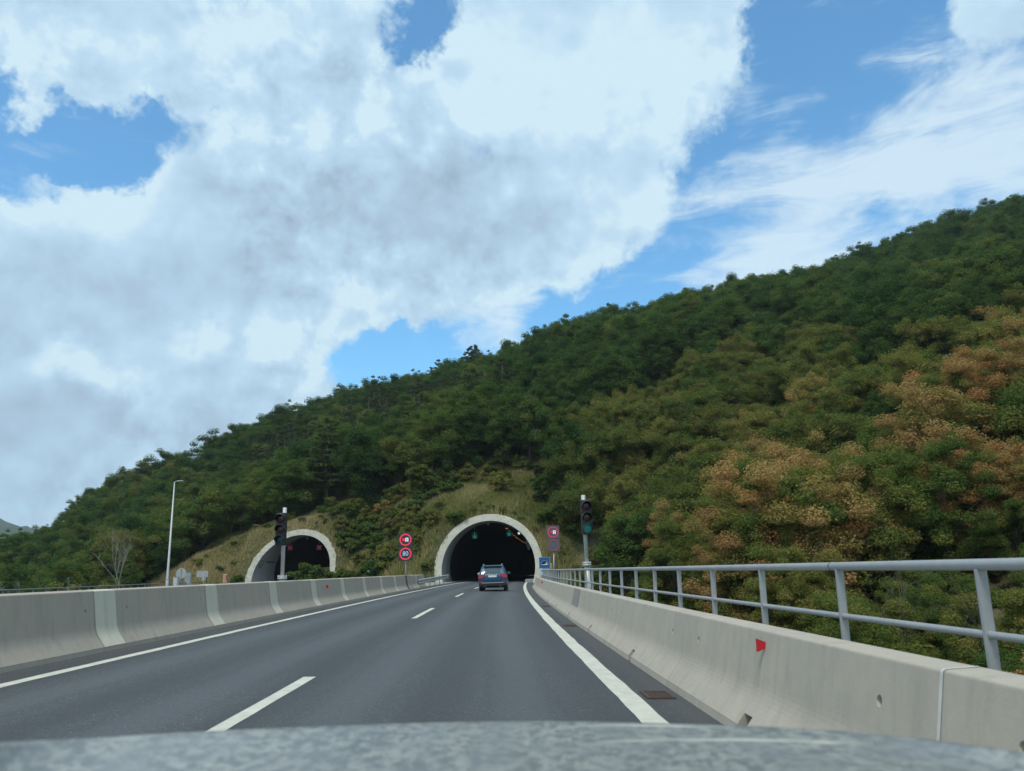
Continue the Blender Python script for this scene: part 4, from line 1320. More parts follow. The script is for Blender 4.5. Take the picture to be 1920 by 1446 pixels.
# ------------------------------------------------------------------- bonnet of the car we sit in
def bonnet():
    t = thing('own_car', W(0, 1.0, 0), -0.0, 'bonnet of the car the view is taken from, mottled grey green, out of focus', 'car')
    o = Vector(t.location)
    edge = [(-60, 1397), (0, 1392), (170, 1384), (350, 1373), (520, 1365), (700, 1358), (850, 1354), (1000, 1352), (1120, 1353.5), (1240, 1356), (1400, 1361), (1550, 1368), (1740, 1386), (1920, 1411), (2000, 1424)]
    ex = np.array([e[0] for e in edge], float); ey = np.array([e[1] for e in edge], float)
    nU, nV = 64, 30
    pxs = np.linspace(-60, 2000, nU)
    rows = []
    front = []
    for px in pxs:
        u = (px - 960) / 1020
        d = 1.72 - 0.62 * u * u
        front.append(at(px, float(np.interp(px, ex, ey)), d))
    for j in range(nV + 1):
        v = j / nV
        row = []
        for i, P in enumerate(front):
            u = (pxs[i] - 960) / 1020
            back = Vector((CAM.x + (P.x - CAM.x) * 0.93, 0.62 - 0.05 * u * u, CAM.z - 0.262 - 0.02 * u * u))
            q = P.lerp(back, v)
            # crown of the panel: dips a little behind the leading edge, swelling ridge along each side
            q.z += -0.012 * math.sin(math.pi * v) * 1.0
            row.append(q - o)
        rows.append(row)
    nose = []
    for (dy, dz) in ((0.015, -0.006), (0.035, -0.025), (0.06, -0.07), (0.08, -0.16), (0.09, -0.34)):
        nose.append([P + Vector((0, dy, dz)) - o for P in front])
    b = MB(); b.loft(nose[::-1] + rows, closed=False, smooth=True)
    hood = b.build('bonnet', MT['hood'], t)
    # crease lines as thin tubes, their highlight painted in as a paler tone
    def on_panel(px, py):
        r = ray(px, py); best = None
        # intersect with the panel by stepping along the ray
        prev = None
        for s in np.linspace(0.5, 2.2, 500):
            P = CAM + r * s
            i = np.argmin([abs(to_px((F.x, F.y, F.z))[0] - px) for F in front[::1]])
            F = front[i]; u = (pxs[i] - 960) / 1020
            by = 0.62 - 0.05 * u * u
            v = (F.y - P.y) / (F.y - by)
            if v < 0: break
            if v > 1: continue
            back_z = CAM.z - 0.262 - 0.02 * u * u
            z = F.z + (back_z - F.z) * v - 0.012 * math.sin(math.pi * v)
            if P.z <= z: return P
        return None
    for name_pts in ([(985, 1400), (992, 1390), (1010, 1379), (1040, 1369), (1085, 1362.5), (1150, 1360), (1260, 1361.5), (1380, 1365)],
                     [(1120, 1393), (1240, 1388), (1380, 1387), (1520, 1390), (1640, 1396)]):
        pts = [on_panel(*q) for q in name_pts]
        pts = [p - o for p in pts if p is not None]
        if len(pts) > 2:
            MB().tube([p - Vector((0, 0, .003)) for p in pts], 0.0062, 8).build('crease_highlight', MT['hood_highlight'], t)
    # cowl and wings, so that it is still a car front from the side
    for s, k in ((-1, 0), (1, nU - 1)):
        ed = [r[k] for r in rows]
        w_ = MB(); w_.loft([ed, [q + Vector((s * .04, 0, -.10)) for q in ed], [q + Vector((s * .05, 0, -.45)) for q in ed]], closed=False, smooth=True)
        w_.build('wing', MT['hood'], t)
bonnet()


# ------------------------------------------------------------------------------------ vegetation
def unit(v): return v / np.maximum(np.linalg.norm(v, axis=-1, keepdims=True), 1e-9)

def leaf_quads(r, pos, nrm, ll, lw):
    """rhombic leaves at pos, lying across nrm"""
    n = len(pos)
    a = unit(np.cross(nrm, r.normal(size=(n, 3))))
    c = np.cross(unit(nrm), a)
    L = (ll * r.uniform(.65, 1.35, (n, 1))); Wd = (lw * r.uniform(.65, 1.35, (n, 1)))
    V = np.empty((n, 4, 3))
    V[:, 0] = pos - a * L / 2; V[:, 1] = pos + c * Wd / 2 - a * L * .08; V[:, 2] = pos + a * L / 2 - unit(nrm) * L * .12; V[:, 3] = pos - c * Wd / 2 - a * L * .08
    return V.reshape(-1, 3), np.arange(4 * n).reshape(n, 4)

def broad_crown(seed, H, Rr, zlo, nclump, nleaf, ll, lw, tint, tsd, flat=0.7, cl=(0.24, 0.42), second=None, twigs=0.0):
    r = np.random.default_rng(seed)
    zc, rz = (H + zlo) / 2, (H - zlo) / 2
    d = unit(r.normal(size=(nclump, 3))); d[:, 2] = d[:, 2] * .9 + .12; d = unit(d)
    lob = 1 + .22 * np.sin(d[:, 0] * 3.1 + seed) + .18 * np.sin(d[:, 1] * 4.3 + 2 * seed) + .15 * np.sin(d[:, 2] * 5 + seed)
    rad = r.uniform(.42, .98, nclump) ** .75 * lob
    cen = np.stack([d[:, 0] * Rr * rad, d[:, 1] * Rr * rad, zc + d[:, 2] * rz * rad * .92], 1)
    cr = r.uniform(*cl, nclump) * Rr
    ct = r.normal(tint, tsd * 1.4, nclump)
    if second: ct = np.where(r.random(nclump) < second[1], r.normal(second[0], tsd, nclump), ct)
    w = cr ** 2; w /= w.sum()
    k = r.choice(nclump, nleaf, p=w)
    dd = unit(r.normal(size=(nleaf, 3)))
    dd[:, 2] = np.where(dd[:, 2] < -.1, dd[:, 2] * .55, dd[:, 2]) + .10
    rr = cr[k] * r.random(nleaf) ** .45
    # loose sprays poke out of the clump here and there
    spray = r.random(nleaf) < .10
    rr = np.where(spray, rr * r.uniform(1.0, 1.45, nleaf), rr)
    pos = cen[k] + dd * rr[:, None] * np.array([1, 1, flat])
    pos[:, 2] = np.maximum(pos[:, 2], .12)
    nrm = unit(dd * .9 + np.array([0, 0, .40]) + r.normal(size=(nleaf, 3)) * .6)
    V, F = leaf_quads(r, pos, nrm, ll, lw)
    t = np.repeat(ct[k] + r.normal(0, .03, nleaf), 4)
    return V, F, np.clip(t, 0.02, .98), cen

def pine_crown(seed, H, Rr, zlo, nleaf, ll, lw, tint):
    r = np.random.default_rng(seed)
    nl = 9; cen, cr = [], []
    for i in range(nl):
        u = i / (nl - 1); z = zlo + (H - zlo) * u * .97
        rad = Rr * (1 - u) ** .62 * (.72 + .4 * r.random()) + .25
        nb = max(3, int(8 * (1 - u) + 3)); a0 = r.random() * 6
        for b in range(nb):
            a = a0 + 2 * math.pi * b / nb + r.normal(0, .25)
            for q in (.45, .85):
                if q < .6 and r.random() < .4: continue
                cen.append((math.cos(a) * rad * q, math.sin(a) * rad * q, z + .25 * q + r.normal(0, .15)))
                cr.append((.36 + .20 * r.random()) * (.6 + .5 * (1 - u)) * Rr * .42)
    cen = np.array(cen); cr = np.array(cr); w = cr ** 2 / (cr ** 2).sum()
    k = r.choice(len(cen), nleaf, p=w)
    dd = unit(r.normal(size=(nleaf, 3)))
    pos = cen[k] + dd * (cr[k] * r.random(nleaf) ** .5)[:, None] * np.array([1.15, 1.15, .34])
    nrm = unit(np.array([0, 0, .8]) + r.normal(size=(nleaf, 3)) * .8)
    V, F = leaf_quads(r, pos, nrm, ll, lw)
    ct = r.normal(tint, .10, len(cen))
    return V, F, np.clip(np.repeat(ct[k] + r.normal(0, .08, nleaf), 4), .02, .98), cen

def trunk_mesh(seed, H, top, rad, limbs, bark, name='trunk', lean=.04):
    r = np.random.default_rng(seed)
    b = MB()
    pts = [(r.normal(0, lean) * z, r.normal(0, lean) * z, z) for z in np.linspace(-.6, top, 6)]
    b.tube(pts, list(np.linspace(rad * 1.25, rad * .35, 6)), 7, cap=False)
    for c in limbs:
        z0 = min(max(float(c[2]) * r.uniform(.35, .62), .4), top * .9)
        p0 = Vector((np.interp(z0, [p[2] for p in pts], [p[0] for p in pts]), np.interp(z0, [p[2] for p in pts], [p[1] for p in pts]), z0))
        p2 = Vector(c); p1 = p0.lerp(p2, .5) + Vector((r.normal(0, .15), r.normal(0, .15), .25))
        b.tube([p0, p1, p2], [rad * .42, rad * .26, rad * .08], 5, cap=False)
    o = b.build(name, bark, fix=False)
    me = o.data; bpy.data.objects.remove(o)
    return me

VAR = []     # dictionaries: crown mesh, trunk mesh, kind, colour words, size
def add_var(key, kind, colour, H, Rr, gen, bark, rad, top, nlimb, lod, needle=False):
    V, F, t, cen = gen
    me = np_mesh('crown', V, F, MT['needle'] if needle else MT['leaf'], t)
    tr = trunk_mesh(len(VAR) + 50, H, top, rad, cen[:: max(1, len(cen) // max(nlimb, 1))][:nlimb], bark)
    VAR.append(dict(key=key, kind=kind, colour=colour, H=H, R=Rr, crown=me, trunk=tr, lod=lod))

mid = dict(ll=.205, lw=.14)
far_ = dict(flat=.85, cl=(.15, .36))
add_var('oak', 'broadleaf tree', 'dark green', 8.6, 3.3, broad_crown(1, 8.6, 3.3, .6, 80, 18630, tint=.10, tsd=.05, **mid, **far_), MT['bark'], .17, 6.0, 8, 'mid')
add_var('oak', 'broadleaf tree', 'deep green', 7.8, 3.0, broad_crown(2, 7.8, 3.0, .5, 76, 17010, tint=.17, tsd=.05, **mid, **far_), MT['bark'], .16, 5.5, 8, 'mid')
add_var('oak', 'broadleaf tree', 'green', 8.2, 3.1, broad_crown(3, 8.2, 3.1, .6, 76, 17820, tint=.22, tsd=.05, **mid, **far_), MT['bark'], .16, 5.5, 8, 'mid')
add_var('leafy', 'broadleaf tree', 'mid green', 8.0, 3.2, broad_crown(4, 8.0, 3.2, .4, 60, 16200, tint=.30, tsd=.06, **mid, **far_), MT['bark'], .15, 5.5, 8, 'mid')
add_var('leafy', 'broadleaf tree', 'bright green', 7.4, 2.9, broad_crown(5, 7.4, 2.9, .4, 52, 14904, tint=.36, tsd=.06, **mid, **far_), MT['bark'], .14, 5.0, 8, 'mid')
fin = dict(ll=.19, lw=.105)
aca = dict(flat=.95, cl=(.15, .31))
add_var('acacia', 'acacia tree', 'olive green', 8.0, 3.0, broad_crown(6, 8.0, 3.0, .4, 90, 20250, tint=.44, tsd=.05, **aca, **fin), MT['bark'], .13, 6.0, 10, 'mid')
add_var('acacia', 'acacia tree', 'olive brown', 7.6, 3.1, broad_crown(7, 7.6, 3.1, .4, 90, 20250, tint=.52, tsd=.06, second=(.42, .35), **aca, **fin), MT['bark'], .13, 5.6, 10, 'mid')
add_var('russet', 'acacia tree', 'russet brown', 8.2, 3.0, broad_crown(8, 8.2, 3.0, .5, 90, 17820, tint=.78, tsd=.09, second=(.46, .25), **aca, **fin), MT['bark'], .13, 6.0, 12, 'mid')
add_var('pine', 'pine tree', 'dark', 11.5, 2.9, pine_crown(9, 11.5, 2.9, 3.0, 13000, .42, .15, .40), MT['bark_pale'], .15, 11.0, 6, 'mid', True)
add_var('pine', 'pine tree', 'grey green', 10.5, 2.8, pine_crown(10, 10.5, 2.8, 1.8, 13000, .42, .15, .58), MT['bark_pale'], .14, 10.0, 6, 'mid', True)
add_var('pine', 'pine tree', 'slim dark', 11.0, 2.3, pine_crown(11, 11.0, 2.4, 2.2, 11000, .40, .15, .34), MT['bark_pale'], .13, 10.6, 6, 'mid', True)
near = dict(ll=.125, lw=.068)
nac = dict(flat=.90, cl=(.12, .26))
add_var('acacia', 'acacia tree', 'olive green', 8.4, 3.0, broad_crown(21, 8.4, 3.0, .2, 130, 64800, tint=.42, tsd=.06, **near, **nac), MT['bark'], .13, 6.4, 16, 'near')
add_var('acacia', 'acacia tree', 'two-toned', 8.0, 3.1, broad_crown(22, 8.0, 3.1, .2, 130, 64800, tint=.47, tsd=.08, second=(.38, .4), **near, **nac), MT['bark'], .13, 6.0, 16, 'near')
add_var('russet', 'acacia tree', 'russet brown', 9.0, 3.1, broad_crown(23, 9.0, 3.1, .6, 110, 51840, tint=.78, tsd=.10, second=(.47, .2), **near, **nac), MT['bark'], .14, 7.0, 20, 'near')
add_var('russet', 'acacia tree', 'orange brown', 8.2, 3.0, broad_crown(24, 8.2, 3.0, .5, 110, 51840, tint=.70, tsd=.10, second=(.42, .32), **near, **nac), MT['bark'], .13, 6.4, 20, 'near')
add_var('leafy', 'broadleaf tree', 'fresh green', 7.6, 2.9, broad_crown(25, 7.6, 2.9, .2, 110, 61560, tint=.31, tsd=.06, **near, **nac), MT['bark'], .13, 5.6, 14, 'near')
add_var('oak', 'broadleaf tree', 'dark green', 7.6, 2.8, broad_crown(26, 7.6, 2.8, .2, 110, 61560, tint=.18, tsd=.06, **near, **nac), MT['bark'], .13, 5.6, 14, 'near')
by = {}
for i, v in enumerate(VAR): by.setdefault((v['key'], v['lod']), []).append(i)

# where the trees stand ---------------------------------------------------------------------------
gx, gy = np.meshgrid(np.arange(-330, 330, 4.3), np.arange(2, 330, 4.3))
gx = gx + (np.arange(gx.shape[0]) % 2)[:, None] * 2.15
P = np.stack([gx.ravel(), gy.ravel()], 1) + rng.uniform(-1.5, 1.5, (gx.size, 2))
z = terrain(P[:, 0], P[:, 1])
px, py, dep = to_px(np.stack([P[:, 0], P[:, 1], z + 4], 1))
rdist = np.hypot(P[:, 0], P[:, 1])
sk = np.array(SKYLINE, float)
Dr = np.interp(px, sk[:, 0], sk[:, 2])
xr = P[:, 0] - KC * P[:, 1] ** 2 / 2
railx = np.interp(P[:, 1], [0, 20, 40, 60, 78, 92, 105], [-20, -20.5, -25.6, -29.3, -32, -36, -40])
yfoot = np.interp(P[:, 0], FOOT[:, 0], FOOT[:, 1])
top_grass = np.interp(P[:, 0], [-60, -48, -44, -38, -30, -20, -14, -8, -2, 5, 9.5, 10], [96, 104, 113, 117.5, 119, 118, 117, 116, 115.5, 114, 107, 92])
ok = (dep > 1) & (px > -170) & (px < 2100) & (P[:, 1] < Dr * 1.04) & (rdist < 345)
ok &= ~((P[:, 0] > -46) & (P[:, 0] < 10) & (P[:, 1] < top_grass))
ok &= ~((P[:, 0] > railx - 7.5) & (xr < 11.5) & (P[:, 1] < 92))
ok &= ~((P[:, 0] <= -46) & (P[:, 1] < 108) & (P[:, 0] > railx - 9))
ok &= ~((xr >= 0) & (xr < 11.5) & (P[:, 1] < 90))
keepf = np.where(rdist < 75, .92, np.where(rdist < 110, .95, .84))
ok &= rng.random(len(P)) < keepf
P, z, px, py, rdist, dep = P[ok], z[ok], px[ok], py[ok], rdist[ok], dep[ok]

Dr_ = np.interp(px, sk[:, 0], sk[:, 2])
diag = np.interp(px, [960, 1010, 1120, 1250, 1400, 1540, 1600, 1690, 1800, 1920, 2100], [1000, 800, 765, 700, 655, 615, 690, 690, 620, 590, 560])
pin_hi = np.interp(px, [470, 560, 700, 800, 900, 1000], [880, 845, 790, 760, 740, 748])
pin_lo = np.interp(px, [470, 620, 760, 860, 1010], [905, 905, 850, 800, 765])
patch = np.sin(P[:, 0] * .055 + 1.0) + np.sin(P[:, 1] * .07 + P[:, 0] * .03) + .7 * np.sin(P[:, 0] * .17 - P[:, 1] * .13)
inst = []
for i in range(len(P)):
    u = rng.random(); lod = 'near' if rdist[i] < 56 else 'mid'
    if px[i] > 985 and py[i] > diag[i]:
        rus = np.exp(-((px[i] - 1455) / 92) ** 2 - ((py[i] - 955) / 130) ** 2) * .95 + np.exp(-((px[i] - 1795) / 110) ** 2 - ((py[i] - 925) / 62) ** 2) * 1.0
        rus += .12 * np.exp(-((px[i] - 1250) / 100) ** 2 - ((py[i] - 880) / 50) ** 2) + .6 * np.exp(-((px[i] - 1900) / 60) ** 2 - ((py[i] - 620) / 40) ** 2)
        rus += .14 * np.exp(-((px[i] - 1110) / 70) ** 2 - ((py[i] - 770) / 35) ** 2) + (.03 if py[i] > 950 and px[i] > 1300 else .0)
        if u < rus: key = 'russet'
        elif rng.random() < (.20 if py[i] > 850 else .10): key = 'leafy' if lod == 'near' or rng.random() < .6 else 'oak'
        else: key = 'acacia'
    elif 470 < px[i] < 1010 and pin_hi[i] < py[i] < pin_lo[i] and u < .62: key = 'pine'
    elif 0 if False else (795 < px[i] < 900 and rdist[i] > Dr_[i] * .93 and u < .8): key = 'pine'
    elif px[i] < 480: key = 'leafy' if u < .45 else 'oak' if u < .82 else 'acacia' if u < .93 else 'leafy'
    elif py[i] > 860: key = 'leafy' if u < .5 else 'oak' if u < .85 else 'acacia'
    else: key = 'oak' if u < .80 + .1 * patch[i] else 'leafy'
    if (key, lod) not in by: lod = 'mid'
    s = rng.uniform(.72, 1.30)
    if rdist[i] < 40: s = rng.uniform(.75, 1.05)
    if key == 'pine' and py[i] < 715: s *= 1.12
    if key in ('oak', 'leafy') and rdist[i] > 170: s *= rng.uniform(.85, 1.15)
    if key in ('oak', 'leafy') and rdist[i] > 100: s *= 1.18
    if px[i] > 1320 and P[i, 1] < 45: s *= .70
    s *= float(np.interp(px[i], [-60, 40, 260], [.60, .68, 1.0]))
    inst.append([P[i, 0], P[i, 1], z[i] - .15, s, rng.uniform(0, 6.28), int(rng.choice(by[(key, lod)]))])
# trees set by eye: the big russet pair behind the rail, ridge pines, lone pine by the far valley
def by_eye(px_, py_, d, key, lod, s):
    p = at(px_, py_, d)
    inst.append([p.x, p.y, ground_z(p.x, p.y) - .15, s, rng.uniform(0, 6.28), int(rng.choice(by[(key, lod)]))])
for q_, d_, s_ in ((1478, 46, 1.5), (1395, 45, 1.1), (1560, 48, 1.2), (1430, 54, 1.4), (1520, 56, 1.35), (1735, 58, 1.2), (1800, 60, 1.3), (1862, 60, 1.25), (1910, 62, 1.2), (1270, 66, 1.05)):
    by_eye(q_, 900, d_, 'russet', 'near', s_)
by_eye(1600, 1000, 34, 'acacia', 'near', .6)
for q_, d_, s_ in ((808, 229, 1.05), (822, 231, 1.22), (838, 230, 1.1), (852, 232, 1.25), (866, 233, 1.2), (880, 233, 1.28), (893, 233, 1.15), (872, 229, 1.1)):
    by_eye(q_, 700, d_, 'pine', 'mid', s_)
by_eye(42, 985, 196, 'pine', 'mid', .95)
inst = np.array(inst)

# which of them show: splat discs front to back on a coarse picture
SC = 4
Wd_, Hd_ = 480, 362
owner = np.full((Hd_, Wd_), -1, int)
order = np.argsort(np.hypot(inst[:, 0], inst[:, 1]))
YY, XX = np.mgrid[0:Hd_, 0:Wd_]
for i in order:
    v = VAR[int(inst[i, 5])]; s = inst[i, 3]
    cx, cy, dd = to_px((inst[i, 0], inst[i, 1], inst[i, 2] + v['H'] * s * .55))
    rx = v['R'] * s * FPX / dd / SC; ry = v['H'] * s * .45 * FPX / dd / SC
    cx, cy = cx / SC, cy / SC
    x0, x1 = int(max(cx - rx, 0)), int(min(cx + rx + 1, Wd_)); y0, y1 = int(max(cy - ry, 0)), int(min(cy + ry + 1, 280))
    if x1 <= x0 or y1 <= y0: continue
    sub = owner[y0:y1, x0:x1]
    m = (((XX[y0:y1, x0:x1] + .5 - cx) / rx) ** 2 + ((YY[y0:y1, x0:x1] + .5 - cy) / ry) ** 2 < .85) & (sub < 0)
    sub[m] = i
area = np.bincount(owner[owner >= 0].ravel(), minlength=len(inst))
seen = np.where(area > 0)[0]
big = seen[np.argsort(-area[seen])][:300]
bigset = set(int(q) for q in big)

NAMES = {'broadleaf tree': 'broadleaf_tree', 'acacia tree': 'acacia_tree', 'pine tree': 'pine_tree'}
proto_of = {}
def plant(name, v, loc, rz, s):
    t = thing(name, loc, rz)
    t.scale = (s, s, s)
    c = link('crown', v['crown'], t); k = link('trunk', v['trunk'], t)
    proto_of.setdefault(id(v), (c, k))
    return t
labels = {}
for i in big:
    v = VAR[int(inst[i, 5])]
    o = plant(NAMES[v['kind']], v, inst[i, :3], inst[i, 4], inst[i, 3])
    x, y, dd = to_px((inst[i, 0], inst[i, 1], inst[i, 2] + v['H'] * .6 * inst[i, 3]))
    zone = ('over the thin hand rail' if x < 300 else 'behind the lamp post' if x < 470 else 'above the smaller tunnel' if x < 650 else 'uphill between the tunnels' if x < 820
            else 'above the large tunnel' if x < 1010 else 'behind the green traffic light' if x < 1180 else 'behind the rail middle' if x < 1450 else 'behind the nearer rail' if x < 1700 else 'behind the nearest post')
    rd = math.hypot(inst[i, 0], inst[i, 1])
    tier = 'front row' if rd < 45 else 'low slope' if rd < 85 else 'mid slope' if rd < 150 else 'high slope' if rd < 215 else 'near skyline'
    labels.setdefault((f"{v['colour']} {v['kind']}", tier, zone), []).append((x, o))
for (a, tier, zone), L in labels.items():
    L.sort(key=lambda q: q[0])
    g = f"{a}s, {tier}, {zone}"
    for n, (x, o) in enumerate(L):
        lab = f'{a} {zone}, {tier}'
        if len(L) > 1: lab += f', {ORD[n]} from left'
        tag(o, lab, 'tree', g if len(L) > 1 else None)

# the rest of the wood is one object ------------------------------------------------------------
def scatter(name, pts, protos, label, cat):
    """pts: (n,6) x y z scale turn kind; protos: {kind: [objects]}"""
    me = bpy.data.meshes.new(name)
    me.vertices.add(len(pts)); me.vertices.foreach_set('co', np.ascontiguousarray(pts[:, :3], np.float32).ravel())
    for nm, col, ty in (('size', 3, 'FLOAT'), ('turn', 4, 'FLOAT')):
        a = me.attributes.new(nm, ty, 'POINT'); a.data.foreach_set('value', np.ascontiguousarray(pts[:, col], np.float32))
    a = me.attributes.new('sort', 'INT', 'POINT'); a.data.foreach_set('value', np.ascontiguousarray(pts[:, 5], np.int32))
    o = link(name, me)
    ng = bpy.data.node_groups.new(name, 'GeometryNodeTree')
    ng.interface.new_socket('Geometry', in_out='INPUT', socket_type='NodeSocketGeometry')
    ng.interface.new_socket('Geometry', in_out='OUTPUT', socket_type='NodeSocketGeometry')
    gi = ng.nodes.new('NodeGroupInput'); go = ng.nodes.new('NodeGroupOutput'); jn = ng.nodes.new('GeometryNodeJoinGeometry')
    def attr(nm, ty):
        n = ng.nodes.new('GeometryNodeInputNamedAttribute'); n.data_type = ty; n.inputs['Name'].default_value = nm
        return n.outputs['Attribute']
    sz, tu, so = attr('size', 'FLOAT'), attr('turn', 'FLOAT'), attr('sort', 'INT')
    cz = ng.nodes.new('ShaderNodeCombineXYZ'); ng.links.new(tu, cz.inputs[2])
    for k, objs in protos.items():
        cp = ng.nodes.new('FunctionNodeCompare'); cp.data_type = 'INT'; cp.operation = 'EQUAL'
        ng.links.new(so, cp.inputs[2]); cp.inputs[3].default_value = k
        for ob in objs:
            oi = ng.nodes.new('GeometryNodeObjectInfo'); oi.inputs['Object'].default_value = ob; oi.inputs['As Instance'].default_value = True
            ip = ng.nodes.new('GeometryNodeInstanceOnPoints')
            ng.links.new(gi.outputs[0], ip.inputs['Points']); ng.links.new(cp.outputs[0], ip.inputs['Selection'])
            ng.links.new(oi.outputs['Geometry'], ip.inputs['Instance']); ng.links.new(cz.outputs[0], ip.inputs['Rotation']); ng.links.new(sz, ip.inputs['Scale'])
            ng.links.new(ip.outputs[0], jn.inputs[0])
    ng.links.new(jn.outputs[0], go.inputs[0])
    md = o.modifiers.new('scatter', 'NODES'); md.node_group = ng
    return tag(o, label, cat, kind='stuff')

rest = np.array([inst[i] for i in range(len(inst)) if i not in bigset])
protos = {}
for k in sorted(set(rest[:, 5].astype(int))):
    v = VAR[k]
    if id(v) not in proto_of:
        alt = [j for j in by[(v['key'], v['lod'])] if id(VAR[j]) in proto_of] or [j for j in range(len(VAR)) if id(VAR[j]) in proto_of]
        rest[rest[:, 5] == k, 5] = alt[0]; k = alt[0]; v = VAR[k]
    protos[k] = list(proto_of[id(v)])
scatter('forest', rest, protos, 'dense green wood covering the rest of the hillside', 'forest')

# ---------------------------------------------------------------------------------------- shrubs
SH = []
def add_shrub(key, colour, H, Rr, seed, tint, n, ll, lw, second=None, ncl=26, cl=(.26, .46)):
    V, F, t, cen = broad_crown(seed, H, Rr, .05, ncl, n, ll, lw, tint, .06, flat=.75, cl=cl, second=second)
    SH.append(dict(key=key, colour=colour, H=H, R=Rr, foliage=np_mesh('foliage', V, F, MT['leaf'], t), stem=trunk_mesh(seed, H, H * .6, .045, cen[::5][:5], MT['bark'], 'stem')))
add_shrub('dark', 'dark green', 1.9, 1.2, 31, .20, 2600, .24, .15)
add_shrub('green', 'mid green', 1.6, 1.1, 32, .29, 2600, .24, .15)
add_shrub('bright', 'bright green', 1.5, .95, 33, .34, 2600, .22, .13, cl=(.2, .38), ncl=34)
add_shrub('olive', 'olive green', 2.2, 1.15, 34, .50, 2600, .24, .13, second=(.62, .2))
add_shrub('russet', 'russet brown', 2.2, 1.0, 35, .76, 2400, .24, .13, second=(.5, .2))
add_shrub('willow', 'pale green', 4.6, 1.7, 36, .43, 6500, .30, .12, ncl=60, cl=(.18, .32))
add_shrub('conifer', 'dark conical', 3.6, .95, 37, .10, 4200, .24, .13, ncl=46, cl=(.25, .42))
shk = {s['key']: i for i, s in enumerate(SH)}
shrubs = []
def shrub_at(px_, py_, d, key, s, lab=None):
    p = at(px_, py_, d)
    shrubs.append((p.x, p.y, shk[key], s, lab))
for q in [(578, 1082, 101, 'bright', 2.1, 'bright green leafy bush in front of the smaller tunnel mouth, beside the traffic light pole'),
          (602, 1082, 103, 'bright', 1.7, 'bright green leafy bush in front of the smaller tunnel mouth, in the middle'),
          (640, 1080, 103, 'green', 1.5, 'mid green bush hiding the foot of the stone tunnel edge'),
          (620, 1084, 99, 'bright', 1.3, 'small bright green bush low in front of the smaller tunnel mouth'),
          (792, 950, 107, 'willow', 1.25, 'tall pale green willow bush on the slope between the tunnels'),
          (715, 960, 114, 'russet', 1.35, 'russet brown shrub on the slope above the lit speed sign'),
          (1018, 985, 100, 'conifer', 1.25, 'dark conical bush beside the arch of the large tunnel'),
          (1012, 930, 108, 'conifer', .9, 'dark conical bush higher on the slope above the large tunnel'),
          (448, 1022, 109, 'dark', .75, 'dark green shrub alone on the dry grass slope over the smaller tunnel'),
          (800, 1062, 90, 'green', .75, 'mid green bush at the foot of the large tunnel arch'),
          (785, 1070, 89, 'green', .6, 'low green bush behind the end of the median barrier'),
          (620, 950, 117, 'bright', 1.3, 'bright green bush on the crest above the smaller tunnel'),
          (808, 1092, 80, 'dark', .28, 'low weeds under the steel crash rail')]:
    shrub_at(*q)
r2 = np.random.default_rng(5)
cnt = 0
while cnt < 105:
    x, y = r2.uniform(-22, 9), r2.uniform(93, 118)
    yf = np.interp(x, FOOT[:, 0], FOOT[:, 1])
    dens = 1. if (-21 < x < -13 and y > yf + 1.5) else .45 if x < -8 else .05
    if y > 113: dens = max(dens, .35)
    if y < yf + 1.2 or r2.random() > dens: continue
    bad = False
    for i in range(2):
        lx, ly = portal_local(i, np.array([x]), np.array([y])); zz = ground_z(x, y)
        if lx[0] ** 2 + (zz + .5 - ZC) ** 2 < 6.9 ** 2 and ly[0] < 14: bad = True
    if bad: continue
    key = r2.choice(['dark', 'green', 'olive', 'bright', 'russet'], p=[.12, .40, .24, .21, .03])
    shrubs.append((x, y, shk[key], r2.uniform(.6, 1.3), None)); cnt += 1
for x, y, k, s in [(-38, 110, 'dark', .5), (-36.5, 112, 'green', .6), (-41, 110.5, 'olive', .5), (-33, 115.5, 'green', .7), (-30, 116.5, 'olive', .7), (-25, 116, 'dark', .8), (-23, 114.5, 'green', .9), (-43, 109, 'green', .5), (-20.5, 111.5, 'green', 1.2), (-19.6, 113.6, 'olive', 1.3), (-21, 114.8, 'dark', 1.2), (-19, 110, 'green', 1.1), (-20.2, 116.5, 'olive', 1.4)]:
    shrubs.append((x, y, shk[k], s, None))
sl = {}
proto_sh = {}
for x, y, k, s, lab in shrubs:
    v = SH[k]
    t = thing('shrub', (x, y, ground_z(x, y) - .08), r2.uniform(0, 6.28)); t.scale = (s,) * 3
    a = link('foliage', v['foliage'], t); b_ = link('stem', v['stem'], t)
    proto_sh.setdefault(k, [a, b_])
    if lab: tag(t, lab, 'shrub')
    else:
        X_, Y_, _ = to_px((x, y, ground_z(x, y) + 1))
        where = ('over the smaller tunnel' if X_ < 640 else 'behind the lit speed sign' if X_ < 830 else 'above the large tunnel')
        hi = 'near the top' if Y_ < 950 else 'half way up' if Y_ < 1010 else 'low down'
        sl.setdefault((v['colour'], where, hi), []).append((X_, t))
for (c, where, hi), L in sl.items():
    L.sort(key=lambda q: q[0])
    for n, (X_, t) in enumerate(L):
        tag(t, f'{c} shrub {where}, {hi}' + (f', {ORD[n]} from left' if len(L) > 1 else ''), 'shrub', f'{c} shrubs {where}' if len(L) > 1 else None)

